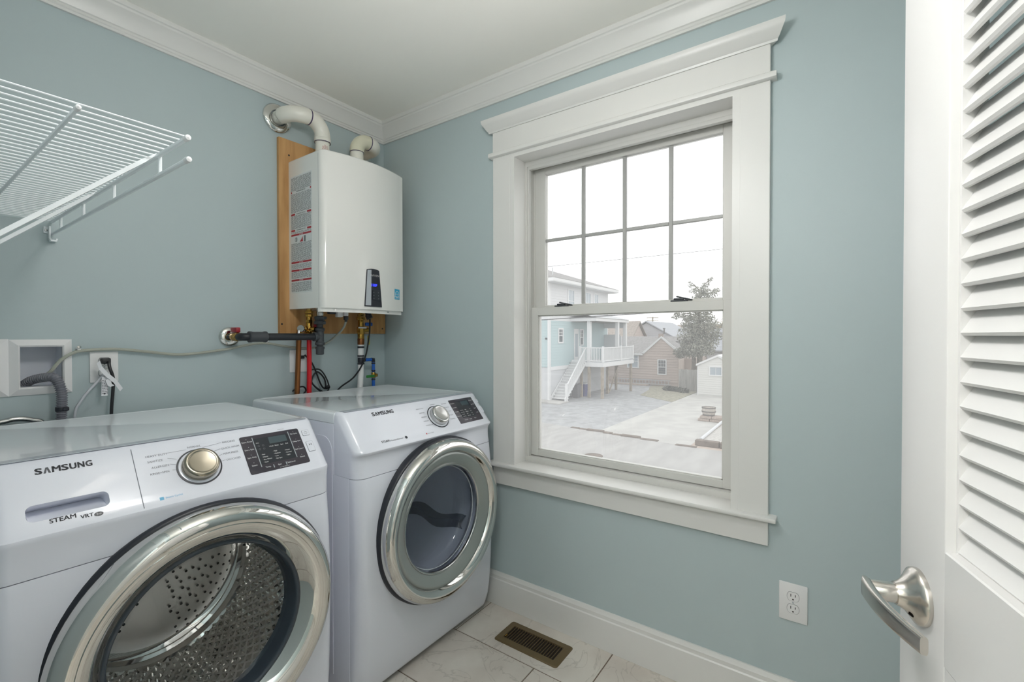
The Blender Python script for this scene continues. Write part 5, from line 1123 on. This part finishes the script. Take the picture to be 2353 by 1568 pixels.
def tree(name, base, trunk_h, clumps, lab, lm='leaf', tr=.2, seed=1, twin=False):
    rnd = random.Random(seed); t = thing(name, base, lab, 'tree'); b = Vector(base); q = MB()
    q.tube(bez([b, b+Vector((.05, -.1, trunk_h*.4)), b+Vector((-.05, -.05, trunk_h*.7)), b+Vector((0, -.2, trunk_h))], 4), [tr*(1-.8*i/12) for i in range(13)], 8)
    if twin: q.tube(bez([b+Vector((.1, .45, 0)), b+Vector((.05, .40, trunk_h*.35)), b+Vector((0, .5, trunk_h*.6))], 4), [tr*.8*(1-.6*i/8) for i in range(9)], 8)
    q.build('trunk', 'bark', t, smooth=True)
    q = MB()
    for c, r, n in clumps:
        p0 = b+Vector((0, -.05, max(.1, min(trunk_h, c[2]-b.z-.3*r)))); p1 = Vector(c); q.tube([p0, p0.lerp(p1, .5)+Vector((0, 0, .1)), p1], [.05, .035, .012], 5)
    q.build('branches', 'bark', t)
    q = MB()
    for c, r, n in clumps: clump(q, c, r, n, rnd)
    q.build('foliage', lm, t, kind='stuff'); return t
TX = 39.9; rnd = random.Random(11); cl = []
for px, py, r, n in ((1600, 790, 1.5, 900), (1585, 770, 1.3, 700), (1618, 765, 1.4, 800), (1602, 745, 1.4, 800), (1625, 785, 1.1, 450), (1583, 800, 1.0, 420), (1608, 720, 1.1, 500), (1588, 745, 1.0, 380), (1578, 808, .9, 330), (1562, 812, .7, 240), (1605, 805, 1.0, 350), (1625, 805, .8, 240), (1640, 752, .8, 220), (1628, 735, .8, 220), (1578, 730, .6, 140), (1562, 722, .55, 90), (1552, 728, .4, 50), (1648, 772, .6, 110), (1600, 700, .9, 260), (1625, 712, .6, 120),
                     (1612, 685, .7, 150), (1606, 668, .5, 90), (1618, 664, .5, 80), (1625, 672, .5, 70), (1642, 674, .45, 60), (1646, 668, .35, 40), (1592, 668, .4, 50), (1588, 656, .3, 30), (1622, 655, .35, 45), (1630, 645, .25, 30), (1601, 682, .5, 70), (1634, 683, .5, 70), (1614, 675, .45, 60), (1555, 718, .3, 30), (1635, 640, .15, 14), (1585, 648, .15, 10)):
    p = at(px, py, 'X', TX+rnd.uniform(-.8, .5)); cl.append(((p.x, p.y, p.z), r*.88, n))
tree('cedar_tree', (TX, at(1605, 815, 'X', TX).y, G), 8.6, cl, 'tall scraggly grey-green cedar with a forked trunk behind the white shed', 'leaf', .30, 3, True)
cl = [((59+rnd.uniform(-1, 1), y_*1.05, z_), r, n) for y_, z_, r, n in ((9.4, 1.8, 1.0, 260), (8.6, 1.4, .9, 220), (10.2, 1.2, 1.0, 220), (9.0, 2.7, .8, 130), (8.0, 2.0, .8, 150))]
tree('bare_tree', (59, 9.66, G), 5.6, cl, 'tan leafless tree beyond the wide pale grey roof', 'leaf_tan', .16, 5)
cl = [((42.6+rnd.uniform(-.4, .4), 9.0+rnd.uniform(-.5, .3), z_), .55, 150) for z_ in (-.9, -.3, .2)]
sh_ = thing('shrub', (37.8, 8.8, G), 'low scrubby bush at the foot of the grey fence', 'bush'); q = MB()
for c in ((38.0, 9.3, G+.15), (37.7, 8.8, G+.15), (37.3, 8.2, G+.12), (38.0, 9.7, G+.15)): clump(q, c, .45, 130, rnd, .12, .5)
q.build('foliage', 'leaf_dark', sh_, kind='stuff')
# ---- houses further back
def back_house(name, x, y0, y1, ze, zr, ridge, wall, roof, lab, wins=(), depth=8):
    t = thing(name, (x+depth/2, (y0+y1)/2, G), lab, 'house'); q = MB(); q.box((x, y0, G), (x+depth, y1, ze))
    if ridge == 'X': q.prism([(y0, ze), (y1, ze), ((y0+y1)/2, zr)], x, x+depth, MX)
    else: q.prism([(x, ze), (x+depth, ze), (x+depth/2, zr)], y0, y1, Matrix(((1, 0, 0, 0), (0, 0, 1, 0), (0, 1, 0, 0), (0, 0, 0, 1))))
    q.build('house_wall', wall, t); q = MB()
    if ridge == 'X':
        ym = (y0+y1)/2; q.loft([[(x_, y0-.3, ze-.12), (x_, ym, zr+.12), (x_, y1+.3, ze-.12), (x_, y1+.3, ze-.0), (x_, ym, zr+.28), (x_, y0-.3, ze)] for x_ in (x-.3, x+depth+.3)])
    else: q.loft([[(x-.4, y_, ze-.12), (x+depth/2, y_, zr+.12), (x+depth+.4, y_, ze-.12), (x+depth+.4, y_, ze), (x+depth/2, y_, zr+.28), (x-.4, y_, ze)] for y_ in (y0-.3, y1+.3)])
    q.build('roof', roof, t)
    for a in wins: window_out(t, *a)
    return t
p = at(1424, 760, 'X', 56); a_ = at(1468, 768, 'X', 56)
back_house('brown_shingled_house', 54, 19.2, 26, .75, 2.9, 'Y', 'siding_brown', 'shingle_brown', 'tall brown house with a steep shingle roof behind the low brown house', [('Y', 19.2, 56.2, 56.9, -.6, .5, 1, 2, .1)], 5.5)
wg = back_house('white_gabled_house', 60.2, 14.2, 24.4, .2, 3.0, 'X', 'siding_grey', 'shingle_light', 'white house with a pale grey roof behind the chimney of the brown house', [('X', 60.2, 19.9, 20.6, .5, 1.5, 2, 4, .1)], 12)
back_house('dormer_house', 73, 10, 19.5, .9, 2.8, 'Y', 'siding_white', 'shingle_brown', 'distant house with a small white dormer under a dark roof', (), 8)
dm = thing('roof_dormer', (72.5, 17.3, 1.6), 'small white gabled dormer on the far dark roof', 'dormer'); q = MB(); q.box((72.4, 16.5, 1.0), (73.2, 18.2, 2.0)); q.prism([(16.5, 2.0), (18.2, 2.0), (17.35, 2.65)], 72.4, 75, MX); q.build('dormer_wall', 'out_white', dm); window_out(dm, 'X', 72.4, 17.1, 17.6, 1.35, 1.9, 1, 1, .08, half=False)
back_house('grey_roofed_house', 49, -2, 9.0, -.25, 1.75, 'Y', 'siding_grey', 'shingle_light', 'white house with a wide pale grey roof behind the shed', [('X', 49, 6.2, 7.0, -1.2, -.55, 0, 1, .12, -1, 'pane_dark', 'out_white', False)], 7)
# ---- utility pole and cables
UP = thing('utility_pole', (80, 25.0, G), 'distant wooden utility pole with crossarms above the roofs', 'utility pole')
m = MB(); m.tube([(80, 25.0, G), (80, 25.0, 4.6)], .14, 8); m.build('pole', 'timber', UP)
for z in (3.9, 4.4): m = MB(); m.box((79.9, 24.0, z), (80.1, 26.1, z+.12)); m.build('crossarm', 'timber', UP)
def cable(a, b, sag, r, lab):
    q = MB(); a, b = Vector(a), Vector(b); q.tube([a.lerp(b, i/16)-Vector((0, 0, sag*4*(i/16)*(1-i/16))) for i in range(17)], r, 6); q.build('overhead_cable', 'cable', label=lab, cat='cable')
def far_line(p0, p1, x, grow, sag, r, lab):
    a, b = at(*p0, 'X', x), at(*p1, 'X', x); d = b-a; cable(a-d*grow, b+d*grow, sag, r, lab)
far_line((1252, 735), (1660, 709), 20.0, .8, .0, .026, 'lower black overhead cable crossing just under the window meeting rail')
far_line((1280, 611), (1655, 573), 20.0, .8, .0, .011, 'upper thin overhead cable crossing the upper window panes')
# ---- barrel planter on stacked bricks, raised bed
BA = thing('barrel_planter', (25.1, 3.66, G+.30), 'half barrel planter with dark hoops, on a low stack of bricks by the driveway', 'planter')
m = MB(); m.lathe([(.28, .30), (.34, .45), (.36, .60), (.34, .74), (.32, .74), (.32, .68), (1e-4, .68)], Matrix.Translation((25.1, 3.66, G)), 20); m.build('barrel', 'barrel_wood', BA, smooth=True, angle=40)
for z, r in ((.32, .30), (.50, .358), (.70, .352)): m = MB(); m.lathe([(r, z), (r+.012, z), (r+.012, z+.06), (r, z+.06)], Matrix.Translation((25.1, 3.66, G)), 20); m.build('hoop', 'hoop', BA, smooth=True)
bb = MB(); bb.bbox((-.17, -.30, 0), (.17, .30, .14), .02, 1); b0 = None; ii = 0
for lay in range(2):
    for gx in (-.19, .19):
        for gy in (-.32, .30):
            if b0 is None: b0 = bb.build('stone_block', 'brick', label='', cat=None); o = b0
            else: o = b0.copy(); COL.objects.link(o)
            o.location = (25.1+gx, 3.55+gy-(.1 if lay else 0), G+.005+lay*.15); o['category'] = 'block'; o['group'] = 'blocks stacked under the barrel planter'
            o['label'] = ('lower' if lay == 0 else 'upper')+' course stone block under the barrel planter, '+('street' if gx < 0 else 'house')+' side, '+('right' if gy < 0 else 'left')+' end'; ii += 1
PLB = thing('raised_bed', (20.5, 1.8, G), 'raised gravel bed with a low stone edge by the driveway, near the barrel planter', 'raised bed')
m = MB(); m.box((19.0, -3, G), (24.4, 2.72, G+.10)); m.build('bed_gravel', 'pebbles', PLB)
for yy in range(6): m = MB(); m.bbox((18.75, 2.85-.98*yy-.95, G), (19.05, 2.85-.98*yy, G+.24), .02, 1); m.build('edge_stone', 'curb', PLB)
m = MB(); m.tube([(19.4, 2.75, G+.16), (24.3, 2.82, G+.16)], .07, 8); m.build('edge_log', 'panel_white', PLB)

# ------------------------------------------------------------------ repeats that share a kind
for o in bpy.data.objects:
    if o.parent is None and o.get('category') and not o.get('group'):
        for pre, g in (('wall_outlet', 'duplex wall outlets'), ('overhead_cable', 'overhead cables outside'), ('cable_clip', 'nail clips on the clear tube')):
            if o.name.startswith(pre): o['group'] = g
